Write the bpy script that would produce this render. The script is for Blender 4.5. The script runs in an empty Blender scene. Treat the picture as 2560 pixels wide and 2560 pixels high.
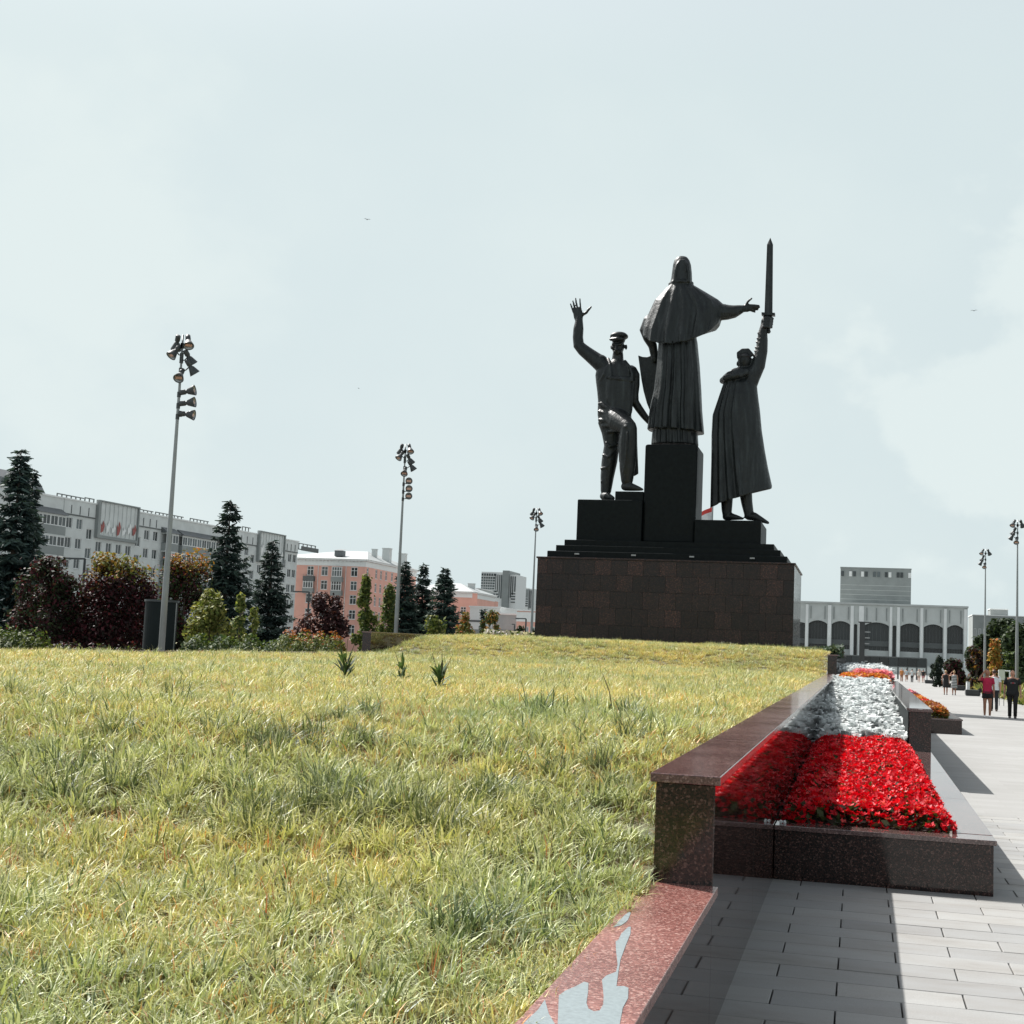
import bpy, bmesh, math, random
import numpy as np
from mathutils import Vector, Matrix, Quaternion, noise as mnoise

scene = bpy.context.scene
COL = scene.collection
R = math.radians
random.seed(7)

# ------------------------------------------------------------------ camera
CAM_H = 1.72
YAW, PITCH, ROLL = R(14.4542), R(5.8091), R(2.5)
cam_data = bpy.data.cameras.new("camera")
cam_data.sensor_width = 36.0
cam_data.lens = 36.0 * 3400.0 / 2560.0
cam_data.clip_start = 0.1
cam_data.clip_end = 9000.0
cam = bpy.data.objects.new("camera", cam_data)
CAM_ROT = Matrix.Rotation(YAW, 3, 'Z') @ Matrix.Rotation(math.pi / 2 + PITCH, 3, 'X') @ Matrix.Rotation(ROLL, 3, 'Z')
cam.matrix_world = Matrix.Translation((0, 0, CAM_H)) @ CAM_ROT.to_4x4()
COL.objects.link(cam)
scene.camera = cam

# ------------------------------------------------------------------ light
SUN_DIR = Vector((0.73, -0.45, -1.0)).normalized()        # the way the light travels
SUN_EL = math.asin(-SUN_DIR.z)
SUN_AZ = math.atan2(-SUN_DIR.x, -SUN_DIR.y)
world = bpy.data.worlds.new("World")
scene.world = world
world.use_nodes = True
wn, wl = world.node_tree.nodes, world.node_tree.links
wn.clear()


def wnode(t, **kw):
    n = wn.new(t)
    for k, v in kw.items():
        setattr(n, k, v)
    return n


w_out = wnode('ShaderNodeOutputWorld')
w_bg = wnode('ShaderNodeBackground')
w_bg.inputs['Strength'].default_value = 0.1
sky = wnode('ShaderNodeTexSky', sky_type='NISHITA')
sky.sun_disc = False
sky.sun_elevation = SUN_EL
sky.sun_rotation = SUN_AZ % (2 * math.pi)
sky.altitude = 150.0
sky.air_density = 1.0
sky.dust_density = 3.2
sky.ozone_density = 1.6
# hazy summer sky: the blue is washed out by thin high haze, with a few soft cumulus
w_hsv = wnode('ShaderNodeHueSaturation')
w_hsv.inputs['Saturation'].default_value = 0.34
w_hsv.inputs['Value'].default_value = 1.0
wl.new(sky.outputs['Color'], w_hsv.inputs['Color'])
w_haze = wnode('ShaderNodeMix', data_type='RGBA')
HAZE_SKY = (3.92, 4.52, 4.62, 1.0)
w_haze.inputs['B'].default_value = HAZE_SKY
wl.new(w_hsv.outputs['Color'], w_haze.inputs['A'])
w_tc = wnode('ShaderNodeTexCoord')
# haze thick low down all round, thinned at the unseen zenith to cut fill light
w_sep = wnode('ShaderNodeSeparateXYZ')
wl.new(w_tc.outputs['Generated'], w_sep.inputs['Vector'])
w_el = wnode('ShaderNodeMapRange', interpolation_type='SMOOTHSTEP')
w_el.inputs['From Min'].default_value = 0.38
w_el.inputs['From Max'].default_value = 0.64
w_el.inputs['To Min'].default_value = 0.95
w_el.inputs['To Max'].default_value = 0.04
wl.new(w_sep.outputs['Z'], w_el.inputs['Value'])
wl.new(w_el.outputs['Result'], w_haze.inputs['Factor'])


def sky_cloud(prev, scale, lo, hi, seed, centre, radius, amount, colour):
    """one soft bank of cloud round a direction of the sky"""
    mp = wnode('ShaderNodeMapping')
    mp.inputs['Location'].default_value = (seed, seed * 1.7, seed * 0.3)
    mp.inputs['Scale'].default_value = (scale, scale, scale * 1.35)
    wl.new(w_tc.outputs['Generated'], mp.inputs['Vector'])
    nz = wnode('ShaderNodeTexNoise')
    nz.inputs['Scale'].default_value = 1.0
    nz.inputs['Detail'].default_value = 7.0
    nz.inputs['Roughness'].default_value = 0.52
    wl.new(mp.outputs['Vector'], nz.inputs['Vector'])
    rm = wnode('ShaderNodeMapRange', interpolation_type='SMOOTHSTEP')
    fac = nz.outputs['Fac']
    if centre is not None:
        dist = wnode('ShaderNodeVectorMath', operation='DISTANCE')
        dist.inputs[1].default_value = centre
        wl.new(w_tc.outputs['Generated'], dist.inputs[0])
        mr = wnode('ShaderNodeMapRange')
        mr.inputs['From Min'].default_value = 0.0
        mr.inputs['From Max'].default_value = radius
        mr.inputs['To Min'].default_value = 0.22
        mr.inputs['To Max'].default_value = -0.30
        wl.new(dist.outputs['Value'], mr.inputs['Value'])
        ad = wnode('ShaderNodeMath', operation='ADD')
        wl.new(fac, ad.inputs[0])
        wl.new(mr.outputs['Result'], ad.inputs[1])
        fac = ad.outputs[0]
    wl.new(fac, rm.inputs['Value'])
    rm.inputs['From Min'].default_value = lo
    rm.inputs['From Max'].default_value = hi
    rm.inputs['To Max'].default_value = amount
    mx = wnode('ShaderNodeMix', data_type='RGBA')
    mx.inputs['B'].default_value = colour
    wl.new(rm.outputs['Result'], mx.inputs['Factor'])
    wl.new(prev, mx.inputs['A'])
    return mx.outputs['Result']


def at(px, py, Y):
    """the point of the plane y = Y seen at a point of the photograph"""
    d = CAM_ROT @ Vector(((px - 1280) / 3400, -(py - 1280) / 3400, -1))
    return Vector((0, 0, CAM_H)) + d * (Y / d.y)


CLOUD = (4.55, 5.05, 5.02, 1.0)
c_out = sky_cloud(w_haze.outputs['Result'], 3.2, 0.42, 0.75, 3.1, None, 0, 0.45, CLOUD)
c_out = sky_cloud(c_out, 10.0, 0.48, 0.60, 11.3, (at(2560, 1010, 1) - Vector((0, 0, CAM_H))).normalized(), 0.24, 0.72, CLOUD)
c_out = sky_cloud(c_out, 6.0, 0.47, 0.70, 5.2, (at(150, 720, 1) - Vector((0, 0, CAM_H))).normalized(), 0.34, 0.7, CLOUD)
wl.new(c_out, w_bg.inputs['Color'])
wl.new(w_bg.outputs['Background'], w_out.inputs['Surface'])

sun_data = bpy.data.lights.new("sun", 'SUN')
sun_data.energy = 5.0
sun_data.angle = R(0.53)
sun_data.color = (1.0, 0.965, 0.92)
sun = bpy.data.objects.new("sun", sun_data)
sun.rotation_euler = SUN_DIR.to_track_quat('-Z', 'Y').to_euler()
sun.location = (-40, 30, 60)
COL.objects.link(sun)

vs = scene.view_settings
vs.view_transform = 'Standard'
vs.look = 'None'
vs.gamma = 1.0
vs.exposure = 0.80
vs.use_curve_mapping = False
scene.render.engine = 'CYCLES'
scene.cycles.use_denoising = True
scene.cycles.max_bounces = 8
scene.cycles.transparent_max_bounces = 8


# ------------------------------------------------------------------ helpers
def tag(o, label=None, cat=None, group=None, kind=None):
    if label:
        o['label'] = label
    if cat:
        o['category'] = cat
    if group:
        o['group'] = group
    if kind:
        o['kind'] = kind
    return o


def thing(name, label, cat, loc=(0, 0, 0), rz=0.0, group=None):
    o = bpy.data.objects.new(name, None)
    o.empty_display_size = 0.2
    o.location = loc
    o.rotation_euler = (0, 0, rz)
    COL.objects.link(o)
    return tag(o, label, cat, group)


def link_mesh(name, me, mat=None, parent=None, loc=None):
    o = bpy.data.objects.new(name, me)
    COL.objects.link(o)
    if mat is not None and len(me.materials) == 0:
        for m in (mat if isinstance(mat, (list, tuple)) else [mat]):
            me.materials.append(m)
    if parent is not None:
        o.parent = parent
    if loc is not None:
        o.location = loc
    return o


class MB:
    """collects faces, then links them as one mesh object"""

    def __init__(s):
        s.v, s.f, s.m, s.c = [], [], [], []

    def add(s, verts, faces, mi=0, col=None):
        b = len(s.v)
        s.v.extend([tuple(p) for p in verts])
        for f in faces:
            s.f.append([i + b for i in f])
            s.m.append(mi)
            s.c.append(col)
        return s

    def box(s, x0, x1, y0, y1, z0, z1, mi=0, shear=0.0, col=None):
        v = [(x, y, z + shear * y) for z in (z0, z1) for y in (y0, y1) for x in (x0, x1)]
        return s.add(v, [(0, 2, 3, 1), (4, 5, 7, 6), (0, 1, 5, 4), (2, 6, 7, 3), (0, 4, 6, 2), (1, 3, 7, 5)], mi, col)

    def obox(s, c, ax, ay, az, mi=0):
        """oriented box: centre and three half-axis vectors"""
        c, ax, ay, az = Vector(c), Vector(ax), Vector(ay), Vector(az)
        v = [c + ax * i + ay * j + az * k for k in (-1, 1) for j in (-1, 1) for i in (-1, 1)]
        return s.add(v, [(0, 2, 3, 1), (4, 5, 7, 6), (0, 1, 5, 4), (2, 6, 7, 3), (0, 4, 6, 2), (1, 3, 7, 5)], mi)

    def rings(s, rings, mi=0, caps=True, col=None):
        n = len(rings[0])
        v = [p for r in rings for p in r]
        f = []
        for i in range(len(rings) - 1):
            for j in range(n):
                k = (j + 1) % n
                f.append((i * n + j, i * n + k, (i + 1) * n + k, (i + 1) * n + j))
        if caps:
            f.append(tuple(reversed(range(n))))
            f.append(tuple(range((len(rings) - 1) * n, len(rings) * n)))
        return s.add(v, f, mi, col)

    def tube(s, pts, rad, n=10, mi=0, round_ends=True, flat=1.0, flat_axis=None, col=None):
        """a tapered tube along a polyline; radii per point; flat squeezes it along flat_axis"""
        pts = [Vector(p) for p in pts]
        if not isinstance(rad, (list, tuple)):
            rad = [rad] * len(pts)
        P, Q = list(pts), list(rad)
        if round_ends:
            d0 = (pts[0] - pts[1]).normalized()
            d1 = (pts[-1] - pts[-2]).normalized()
            P = [pts[0] + d0 * rad[0] * .9, pts[0] + d0 * rad[0] * .6] + P + [pts[-1] + d1 * rad[-1] * .6, pts[-1] + d1 * rad[-1] * .9]
            Q = [rad[0] * .35, rad[0] * .78] + Q + [rad[-1] * .78, rad[-1] * .35]
        rr = []
        t = (P[1] - P[0]).normalized()
        a = Vector((0, 1, 0)) if flat_axis is None else Vector(flat_axis)
        if abs(t.dot(a)) > .93:
            a = Vector((1, 0, 0))
        for i, p in enumerate(P):
            if 0 < i < len(P) - 1:
                t = ((P[i] - P[i - 1]).normalized() + (P[i + 1] - P[i]).normalized())
                t = t.normalized() if t.length > 1e-6 else (P[i + 1] - P[i]).normalized()
            elif i:
                t = (P[i] - P[i - 1]).normalized()
            u = (a - t * a.dot(t)).normalized()
            w = t.cross(u)
            rr.append([p + (u * math.cos(k * 2 * math.pi / n) * flat + w * math.sin(k * 2 * math.pi / n)) * Q[i] for k in range(n)])
        return s.rings(rr, mi, True, col)

    def ball(s, c, rx, ry, rz, n=14, m=9, mi=0, rot=None):
        c = Vector(c)
        rr = []
        for i in range(m):
            a = math.pi * (i + .5) / m
            ring = []
            for k in range(n):
                b = 2 * math.pi * k / n
                p = Vector((rx * math.sin(a) * math.cos(b), ry * math.sin(a) * math.sin(b), -rz * math.cos(a)))
                ring.append(c + (rot @ p if rot else p))
            rr.append(ring)
        return s.rings(rr, mi)

    def cyl(s, c, r0, r1, h, n=16, mi=0):
        c = Vector(c)
        return s.rings([[c + Vector((r * math.cos(2 * math.pi * k / n), r * math.sin(2 * math.pi * k / n), z)) for k in range(n)]
                        for r, z in ((r0, 0), (r1, h))], mi)

    def plate(s, outline, thick, mi=0):
        """closed outline of points (a face) extruded by the vector thick"""
        n = len(outline)
        o = [Vector(p) for p in outline]
        t = Vector(thick)
        v = o + [p + t for p in o]
        f = [tuple(reversed(range(n))), tuple(range(n, 2 * n))] + [(i, (i + 1) % n, n + (i + 1) % n, n + i) for i in range(n)]
        return s.add(v, f, mi)

    def mesh(s, name, mats=None, smooth=False, fix=True):
        me = bpy.data.meshes.new(name)
        me.from_pydata(s.v, [], s.f)
        if any(s.m):
            me.polygons.foreach_set('material_index', s.m)
        if any(c is not None for c in s.c):
            ca = me.color_attributes.new('Col', 'FLOAT_COLOR', 'CORNER')
            arr = np.ones((len(me.loops), 4), dtype=np.float32)
            ls = np.zeros(len(me.polygons), dtype=np.int32)
            lt = np.zeros(len(me.polygons), dtype=np.int32)
            me.polygons.foreach_get('loop_start', ls)
            me.polygons.foreach_get('loop_total', lt)
            cc = np.array([c if c is not None else (1, 1, 1) for c in s.c], dtype=np.float32)
            arr[:, :3] = np.repeat(cc, lt, axis=0)
            ca.data.foreach_set('color', arr.ravel())
        if mats is not None:
            for m in (mats if isinstance(mats, (list, tuple)) else [mats]):
                me.materials.append(m)
        if fix:
            bm = bmesh.new()
            bm.from_mesh(me)
            bmesh.ops.recalc_face_normals(bm, faces=bm.faces)
            bm.to_mesh(me)
            bm.free()
        if smooth:
            me.polygons.foreach_set('use_smooth', [True] * len(me.polygons))
        me.update()
        return me

    def build(s, name, mat=None, parent=None, smooth=False, bevel=0.0, loc=None, fix=True):
        me = s.mesh(name, mat, smooth, fix)
        if bevel:
            bevel_mesh(me, bevel)
        return link_mesh(name, me, None, parent, loc)


def bevel_mesh(me, w, seg=1):
    bm = bmesh.new()
    bm.from_mesh(me)
    bmesh.ops.bevel(bm, geom=list(bm.edges), offset=w, segments=seg, affect='EDGES', profile=0.5, clamp_overlap=True)
    bm.to_mesh(me)
    bm.free()


def copy_tree(o, parent=None):
    c = o.copy()
    COL.objects.link(c)
    c.parent = parent
    for ch in list(o.children):
        copy_tree(ch, c)
    return c


def quad_cloud(name, V, cols=None, mat=None, tri=False):
    """mesh of many loose quads/tris: V is (n,k,3); cols is (n,3)"""
    V = np.asarray(V, dtype=np.float32)
    n, k = V.shape[:2]
    me = bpy.data.meshes.new(name)
    me.vertices.add(n * k)
    me.vertices.foreach_set('co', V.reshape(-1))
    me.loops.add(n * k)
    me.loops.foreach_set('vertex_index', np.arange(n * k, dtype=np.int32))
    me.polygons.add(n)
    me.polygons.foreach_set('loop_start', np.arange(0, n * k, k, dtype=np.int32))
    me.polygons.foreach_set('loop_total', np.full(n, k, dtype=np.int32))
    me.update(calc_edges=True)
    if cols is not None:
        ca = me.color_attributes.new('Col', 'FLOAT_COLOR', 'CORNER')
        arr = np.ones((n * k, 4), dtype=np.float32)
        arr[:, :3] = np.repeat(np.asarray(cols, dtype=np.float32), k, axis=0)
        ca.data.foreach_set('color', arr.ravel())
    if mat is not None:
        me.materials.append(mat)
    return me


# ------------------------------------------------------------------ materials
def new_mat(name):
    m = bpy.data.materials.new(name)
    m.use_nodes = True
    nt = m.node_tree
    b = nt.nodes['Principled BSDF']
    return m, nt, b


def N(nt, t, **kw):
    n = nt.nodes.new(t)
    for k, v in kw.items():
        if k in n.inputs:
            n.inputs[k].default_value = v
        else:
            setattr(n, k, v)
    return n


def ramp(nt, fac, stops, interp='LINEAR'):
    r = nt.nodes.new('ShaderNodeValToRGB')
    r.color_ramp.interpolation = interp
    e = r.color_ramp.elements
    while len(e) < len(stops):
        e.new(0.5)
    for i, (p, c) in enumerate(stops):
        e[i].position = p
        e[i].color = (c[0], c[1], c[2], 1)
    nt.links.new(fac, r.inputs['Fac'])
    return r.outputs['Color']


def bump(nt, b, height, strength, dist=0.01):
    bp = N(nt, 'ShaderNodeBump', Strength=strength, Distance=dist)
    nt.links.new(height, bp.inputs['Height'])
    nt.links.new(bp.outputs['Normal'], b.inputs['Normal'])


def mixc(nt, a, b, fac, mode='MIX'):
    m = nt.nodes.new('ShaderNodeMix')
    m.data_type = 'RGBA'
    m.blend_type = mode
    for sock, val in ((m.inputs['Factor'], fac), (m.inputs['A'], a), (m.inputs['B'], b)):
        if isinstance(val, (int, float)):
            sock.default_value = val
        elif isinstance(val, tuple):
            sock.default_value = (val[0], val[1], val[2], 1)
        else:
            nt.links.new(val, sock)
    return m.outputs['Result']


def plain(name, col, rough=0.6, metal=0.0, var=0.12, scale=3.0, bumps=0.0, spec=0.5, rnd=0.0):
    """one colour with slight mottling"""
    m, nt, b = new_mat(name)
    tc = N(nt, 'ShaderNodeTexCoord')
    nz = N(nt, 'ShaderNodeTexNoise', Scale=scale, Detail=5.0, Roughness=0.6)
    nt.links.new(tc.outputs['Object'], nz.inputs['Vector'])
    lo = tuple(c * (1 - var) for c in col)
    hi = tuple(min(1, c * (1 + var)) for c in col)
    c = ramp(nt, nz.outputs['Fac'], [(0.3, lo), (0.7, hi)])
    if rnd:
        oi = N(nt, 'ShaderNodeObjectInfo')
        mr = N(nt, 'ShaderNodeMapRange')
        mr.inputs['To Min'].default_value = 1 - rnd
        mr.inputs['To Max'].default_value = 1 + rnd
        nt.links.new(oi.outputs['Random'], mr.inputs['Value'])
        vm = N(nt, 'ShaderNodeVectorMath', operation='SCALE')
        nt.links.new(c, vm.inputs[0])
        nt.links.new(mr.outputs['Result'], vm.inputs['Scale'])
        c = vm.outputs['Vector']
    nt.links.new(c, b.inputs['Base Color'])
    b.inputs['Roughness'].default_value = rough
    b.inputs['Metallic'].default_value = metal
    b.inputs['Specular IOR Level'].default_value = spec
    if bumps:
        bump(nt, b, nz.outputs['Fac'], bumps, 0.02)
    return m


def granite(name, dark, mid, light, scale=60.0, rough=0.1, rnd=0.0, spec=0.5):
    """polished speckled stone"""
    m, nt, b = new_mat(name)
    tc = N(nt, 'ShaderNodeTexCoord')
    geo = N(nt, 'ShaderNodeNewGeometry')
    vo = N(nt, 'ShaderNodeTexVoronoi', Scale=scale)
    vo.inputs['Randomness'].default_value = 1.0
    wob = N(nt, 'ShaderNodeTexNoise', Scale=scale * 0.8, Detail=2.0)
    nt.links.new(geo.outputs['Position'], wob.inputs['Vector'])
    ad = mixc(nt, geo.outputs['Position'], wob.outputs['Color'], 0.012)
    nt.links.new(ad, vo.inputs['Vector'])
    sep = N(nt, 'ShaderNodeSeparateColor')
    nt.links.new(vo.outputs['Color'], sep.inputs['Color'])
    c = ramp(nt, sep.outputs['Red'], [(0.0, dark), (0.42, dark), (0.55, mid), (0.82, mid), (0.93, light), (1.0, light)])
    nz = N(nt, 'ShaderNodeTexNoise', Scale=scale * 2.2, Detail=4.0, Roughness=0.7)
    nt.links.new(geo.outputs['Position'], nz.inputs['Vector'])
    c2 = ramp(nt, nz.outputs['Fac'], [(0.35, (0.55, 0.55, 0.55)), (0.65, (1.25, 1.25, 1.25))])
    c = mixc(nt, c, c2, 1.0, 'MULTIPLY')
    big = N(nt, 'ShaderNodeTexNoise', Scale=1.6, Detail=4.0)
    nt.links.new(geo.outputs['Position'], big.inputs['Vector'])
    c3 = ramp(nt, big.outputs['Fac'], [(0.3, (0.82, 0.82, 0.82)), (0.7, (1.15, 1.12, 1.1))])
    c = mixc(nt, c, c3, 1.0, 'MULTIPLY')
    if rnd:
        oi = N(nt, 'ShaderNodeObjectInfo')
        c4 = ramp(nt, oi.outputs['Random'], [(0.0, (1 - rnd, 1 - rnd * .9, 1 - rnd * .85)), (0.7, (1.0, 1.0, 1.0)), (0.9, (1 + rnd, 1 + rnd * .8, 1 + rnd * .7)),
                                             (1.0, (1 + 2.2 * rnd, 1 + 1.7 * rnd, 1 + 1.5 * rnd))])
        c = mixc(nt, c, c4, 1.0, 'MULTIPLY')
    nt.links.new(c, b.inputs['Base Color'])
    b.inputs['Roughness'].default_value = rough
    rr = N(nt, 'ShaderNodeMapRange')
    rr.inputs['To Min'].default_value = rough * 0.6
    rr.inputs['To Max'].default_value = rough * 1.6
    nt.links.new(big.outputs['Fac'], rr.inputs['Value'])
    nt.links.new(rr.outputs['Result'], b.inputs['Roughness'])
    b.inputs['Specular IOR Level'].default_value = spec
    return m


def foliage(name, trans=0.35, rough=0.55, spec=0.25, sat=1.0, rnd=0.18, val=1.0, through=(1.0, 1.0, 0.55)):
    """leaf material: colour comes from the leaf's own colour attribute"""
    m, nt, b = new_mat(name)
    at_ = N(nt, 'ShaderNodeVertexColor', layer_name='Col')
    oi = N(nt, 'ShaderNodeObjectInfo')
    hs = N(nt, 'ShaderNodeHueSaturation')
    hs.inputs['Saturation'].default_value = sat
    mr = N(nt, 'ShaderNodeMapRange')
    mr.inputs['To Min'].default_value = val * (1 - rnd)
    mr.inputs['To Max'].default_value = val * (1 + rnd)
    nt.links.new(oi.outputs['Random'], mr.inputs['Value'])
    nt.links.new(mr.outputs['Result'], hs.inputs['Value'])
    nt.links.new(at_.outputs['Color'], hs.inputs['Color'])
    c = hs.outputs['Color']
    nt.links.new(c, b.inputs['Base Color'])
    b.inputs['Roughness'].default_value = rough
    b.inputs['Specular IOR Level'].default_value = spec
    tr = N(nt, 'ShaderNodeBsdfTranslucent')
    warm = mixc(nt, c, through, 1.0, 'MULTIPLY')
    nt.links.new(warm, tr.inputs['Color'])
    mx = N(nt, 'ShaderNodeMixShader')
    mx.inputs['Fac'].default_value = trans
    out = nt.nodes['Material Output']
    nt.links.new(b.outputs['BSDF'], mx.inputs[1])
    nt.links.new(tr.outputs['BSDF'], mx.inputs[2])
    nt.links.new(mx.outputs['Shader'], out.inputs['Surface'])
    return m

# ================================================================== shared materials
M = {}
M['red_granite'] = granite('polished red granite', (0.014, 0.008, 0.007), (0.042, 0.019, 0.016), (0.11, 0.062, 0.054), 110, 0.025, spec=0.7)
M['pink_granite'] = granite('honed pink granite', (0.15, 0.056, 0.047), (0.25, 0.105, 0.088), (0.39, 0.24, 0.21), 130, 0.24)
M['coping_granite'] = granite('polished coping granite', (0.095, 0.050, 0.047), (0.16, 0.082, 0.075), (0.26, 0.17, 0.155), 120, 0.11, spec=0.9)
M['pedestal_granite'] = granite('dark red pedestal granite', (0.011, 0.008, 0.008), (0.030, 0.0165, 0.015), (0.080, 0.040, 0.034), 42, 0.34, rnd=0.42, spec=0.35)
M['black_granite'] = plain('black plinth granite', (0.006, 0.0085, 0.0088), 0.5, var=0.3, scale=6, spec=0.12)
M['concrete'] = plain('pale concrete', (0.40, 0.41, 0.40), 0.85, var=0.10, scale=1.2)
M['planter_coping'] = granite('mirror polished planter coping', (0.075, 0.045, 0.043), (0.13, 0.075, 0.07), (0.22, 0.15, 0.14), 120, 0.035, spec=1.0)
M['soil'] = plain('dark bed soil', (0.035, 0.026, 0.020), 0.95, var=0.35, scale=9, bumps=0.6)


def slab_material():
    m, nt, b = new_mat('pale paving slab')
    geo = N(nt, 'ShaderNodeNewGeometry')
    oi = N(nt, 'ShaderNodeObjectInfo')
    fine = N(nt, 'ShaderNodeTexNoise', Scale=220.0, Detail=3.0)
    nt.links.new(geo.outputs['Position'], fine.inputs['Vector'])
    st = N(nt, 'ShaderNodeMapping')
    st.inputs['Scale'].default_value = (1.0, 2.2, 1)
    nt.links.new(geo.outputs['Position'], st.inputs['Vector'])
    big = N(nt, 'ShaderNodeTexNoise', Scale=1.3, Detail=6.0, Roughness=0.62)
    nt.links.new(st.outputs['Vector'], big.inputs['Vector'])
    c = ramp(nt, big.outputs['Fac'], [(0.25, (0.195, 0.188, 0.178)), (0.42, (0.245, 0.242, 0.234)), (0.55, (0.262, 0.264, 0.260)), (0.75, (0.283, 0.288, 0.286))])
    c = mixc(nt, c, ramp(nt, fine.outputs['Fac'], [(0.3, (0.86, 0.86, 0.86)), (0.7, (1.08, 1.08, 1.08))]), 1.0, 'MULTIPLY')
    c = mixc(nt, c, ramp(nt, oi.outputs['Random'], [(0, (0.87, 0.87, 0.875)), (1, (1.09, 1.08, 1.06))]), 1.0, 'MULTIPLY')
    nt.links.new(c, b.inputs['Base Color'])
    b.inputs['Roughness'].default_value = 0.72
    b.inputs['Specular IOR Level'].default_value = 0.3
    bump(nt, b, fine.outputs['Fac'], 0.12, 0.002)
    return m


M['slab'] = slab_material()
ROW, LEN, Y_ROW0 = 0.3195, 0.652, 7.223


def paving_material():
    """the same slabs where they are too far away to be told apart"""
    m, nt, b = new_mat('far paving')
    geo = N(nt, 'ShaderNodeNewGeometry')
    mp = N(nt, 'ShaderNodeMapping')
    mp.inputs['Location'].default_value = (-0.245, -Y_ROW0, 0)
    nt.links.new(geo.outputs['Position'], mp.inputs['Vector'])
    br = N(nt, 'ShaderNodeTexBrick', Scale=1.0)
    br.offset = 0.5
    br.inputs['Brick Width'].default_value = LEN
    br.inputs['Row Height'].default_value = ROW
    br.inputs['Mortar Size'].default_value = 0.004
    br.inputs['Color1'].default_value = (0.250, 0.250, 0.246, 1)
    br.inputs['Color2'].default_value = (0.272, 0.272, 0.268, 1)
    br.inputs['Mortar'].default_value = (0.24, 0.235, 0.225, 1)
    nt.links.new(mp.outputs['Vector'], br.inputs['Vector'])
    big = N(nt, 'ShaderNodeTexNoise', Scale=0.35, Detail=6.0, Roughness=0.6)
    nt.links.new(geo.outputs['Position'], big.inputs['Vector'])
    c = mixc(nt, br.outputs['Color'], ramp(nt, big.outputs['Fac'], [(0.3, (0.86, 0.85, 0.83)), (0.7, (1.07, 1.07, 1.06))]), 1.0, 'MULTIPLY')
    nt.links.new(c, b.inputs['Base Color'])
    b.inputs['Roughness'].default_value = 0.75
    b.inputs['Specular IOR Level'].default_value = 0.3
    return m


M['paving'] = paving_material()
M['ground'] = plain('city ground', (0.13, 0.13, 0.125), 0.9, var=0.25, scale=0.05)

# ================================================================== ground and paving
g = MB()
g.add([(-1500, -100, -0.06), (1500, -100, -0.06), (1500, 2600, -0.06), (-1500, 2600, -0.06)], [(0, 1, 2, 3)])
tag(g.build('ground', M['ground']), 'flat city ground reaching to the horizon', kind='structure')

SLAB_Y1 = Y_ROW0 + 32 * ROW            # slabs are laid one by one up to here
p = MB()
p.add([(-0.62, -14, -0.055), (14, -14, -0.055), (14, SLAB_Y1, -0.055), (-0.62, SLAB_Y1, -0.055)], [(0, 1, 2, 3)])
tag(p.build('paving_bed', plain('dark joint sand', (0.055, 0.05, 0.045), 0.95, var=0.2)), 'dark bedding under the paving slabs', kind='structure')
p = MB()
far_y = SLAB_Y1
p.add([(-0.62, far_y, 0), (12.5, far_y, 0), (12.5, 330, 0), (-0.62, 330, 0),
       (-90, 95, 0), (-0.62, 95, 0), (-90, 330, 0), (12.5, 130, 0), (60, 130, 0), (60, 330, 0)],
      [(0, 1, 2, 3), (4, 5, 3, 6), (7, 8, 9, 2)])
paving = tag(p.build('promenade', M['paving']), 'pale paved promenade running away beside the flower beds', kind='structure')

slab_me = MB().box(-LEN / 2 + .0042, LEN / 2 - .0042, -ROW / 2 + .0038, ROW / 2 - .0038, -0.05, 0.0).mesh('paving_slab', M['slab'])
bevel_mesh(slab_me, 0.003)
rs = random.Random(3)
xr = 0.13
n_slab = 0
for r in range(-4, 32):
    yc = Y_ROW0 + (r + .5) * ROW
    off = 0.245 if r % 2 == 0 else 0.570
    for k in range(-3, 9):
        xc = off + (k + .5) * LEN
        if xc + LEN / 2 < -0.60 or xc - LEN / 2 > xr * yc + .15:
            continue
        if yc > 11.5 and xc + LEN / 2 < 1.0:
            continue
        o = link_mesh('paving_slab', slab_me, None, paving, (xc, yc, rs.uniform(-.0022, .0004)))
        o.rotation_euler = (rs.gauss(0, .0012), rs.gauss(0, .0012), rs.gauss(0, .0007))
        n_slab += 1
# the rest of the slabs, out of sight to the right and behind the camera, as one sheet
p = MB()
for r in range(-66, 32):
    yc = Y_ROW0 + (r + .5) * ROW
    off = 0.245 if r % 2 == 0 else 0.570
    for k in range(-3, 14):
        xc = off + (k + .5) * LEN
        seen = r >= -4 and not (xc + LEN / 2 < -0.60 or xc - LEN / 2 > xr * yc + .15)
        if seen or xc + LEN / 2 < -0.6:
            continue
        p.add([(xc - LEN / 2 + .003, yc - ROW / 2 + .003, 0), (xc + LEN / 2 - .003, yc - ROW / 2 + .003, 0), (xc + LEN / 2 - .003, yc + ROW / 2 - .003, 0), (xc - LEN / 2 + .003, yc + ROW / 2 - .003, 0)], [(0, 1, 2, 3)])
tag(p.build('outer_paving', M['slab'], paving), 'pale slabs of the promenade beside the camera', kind='stuff')

# ================================================================== retaining wall along the lawn
GR = 0.0067                                      # the copings climb gently
XW = -0.629                                      # polished face of the wall
XWB = -0.905                                     # its back
W1Z, W2Z, W3Z = 0.640, 1.139, 1.735              # coping heights carried back to y = 0
Y12, Y23 = 6.43, 43.0


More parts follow.
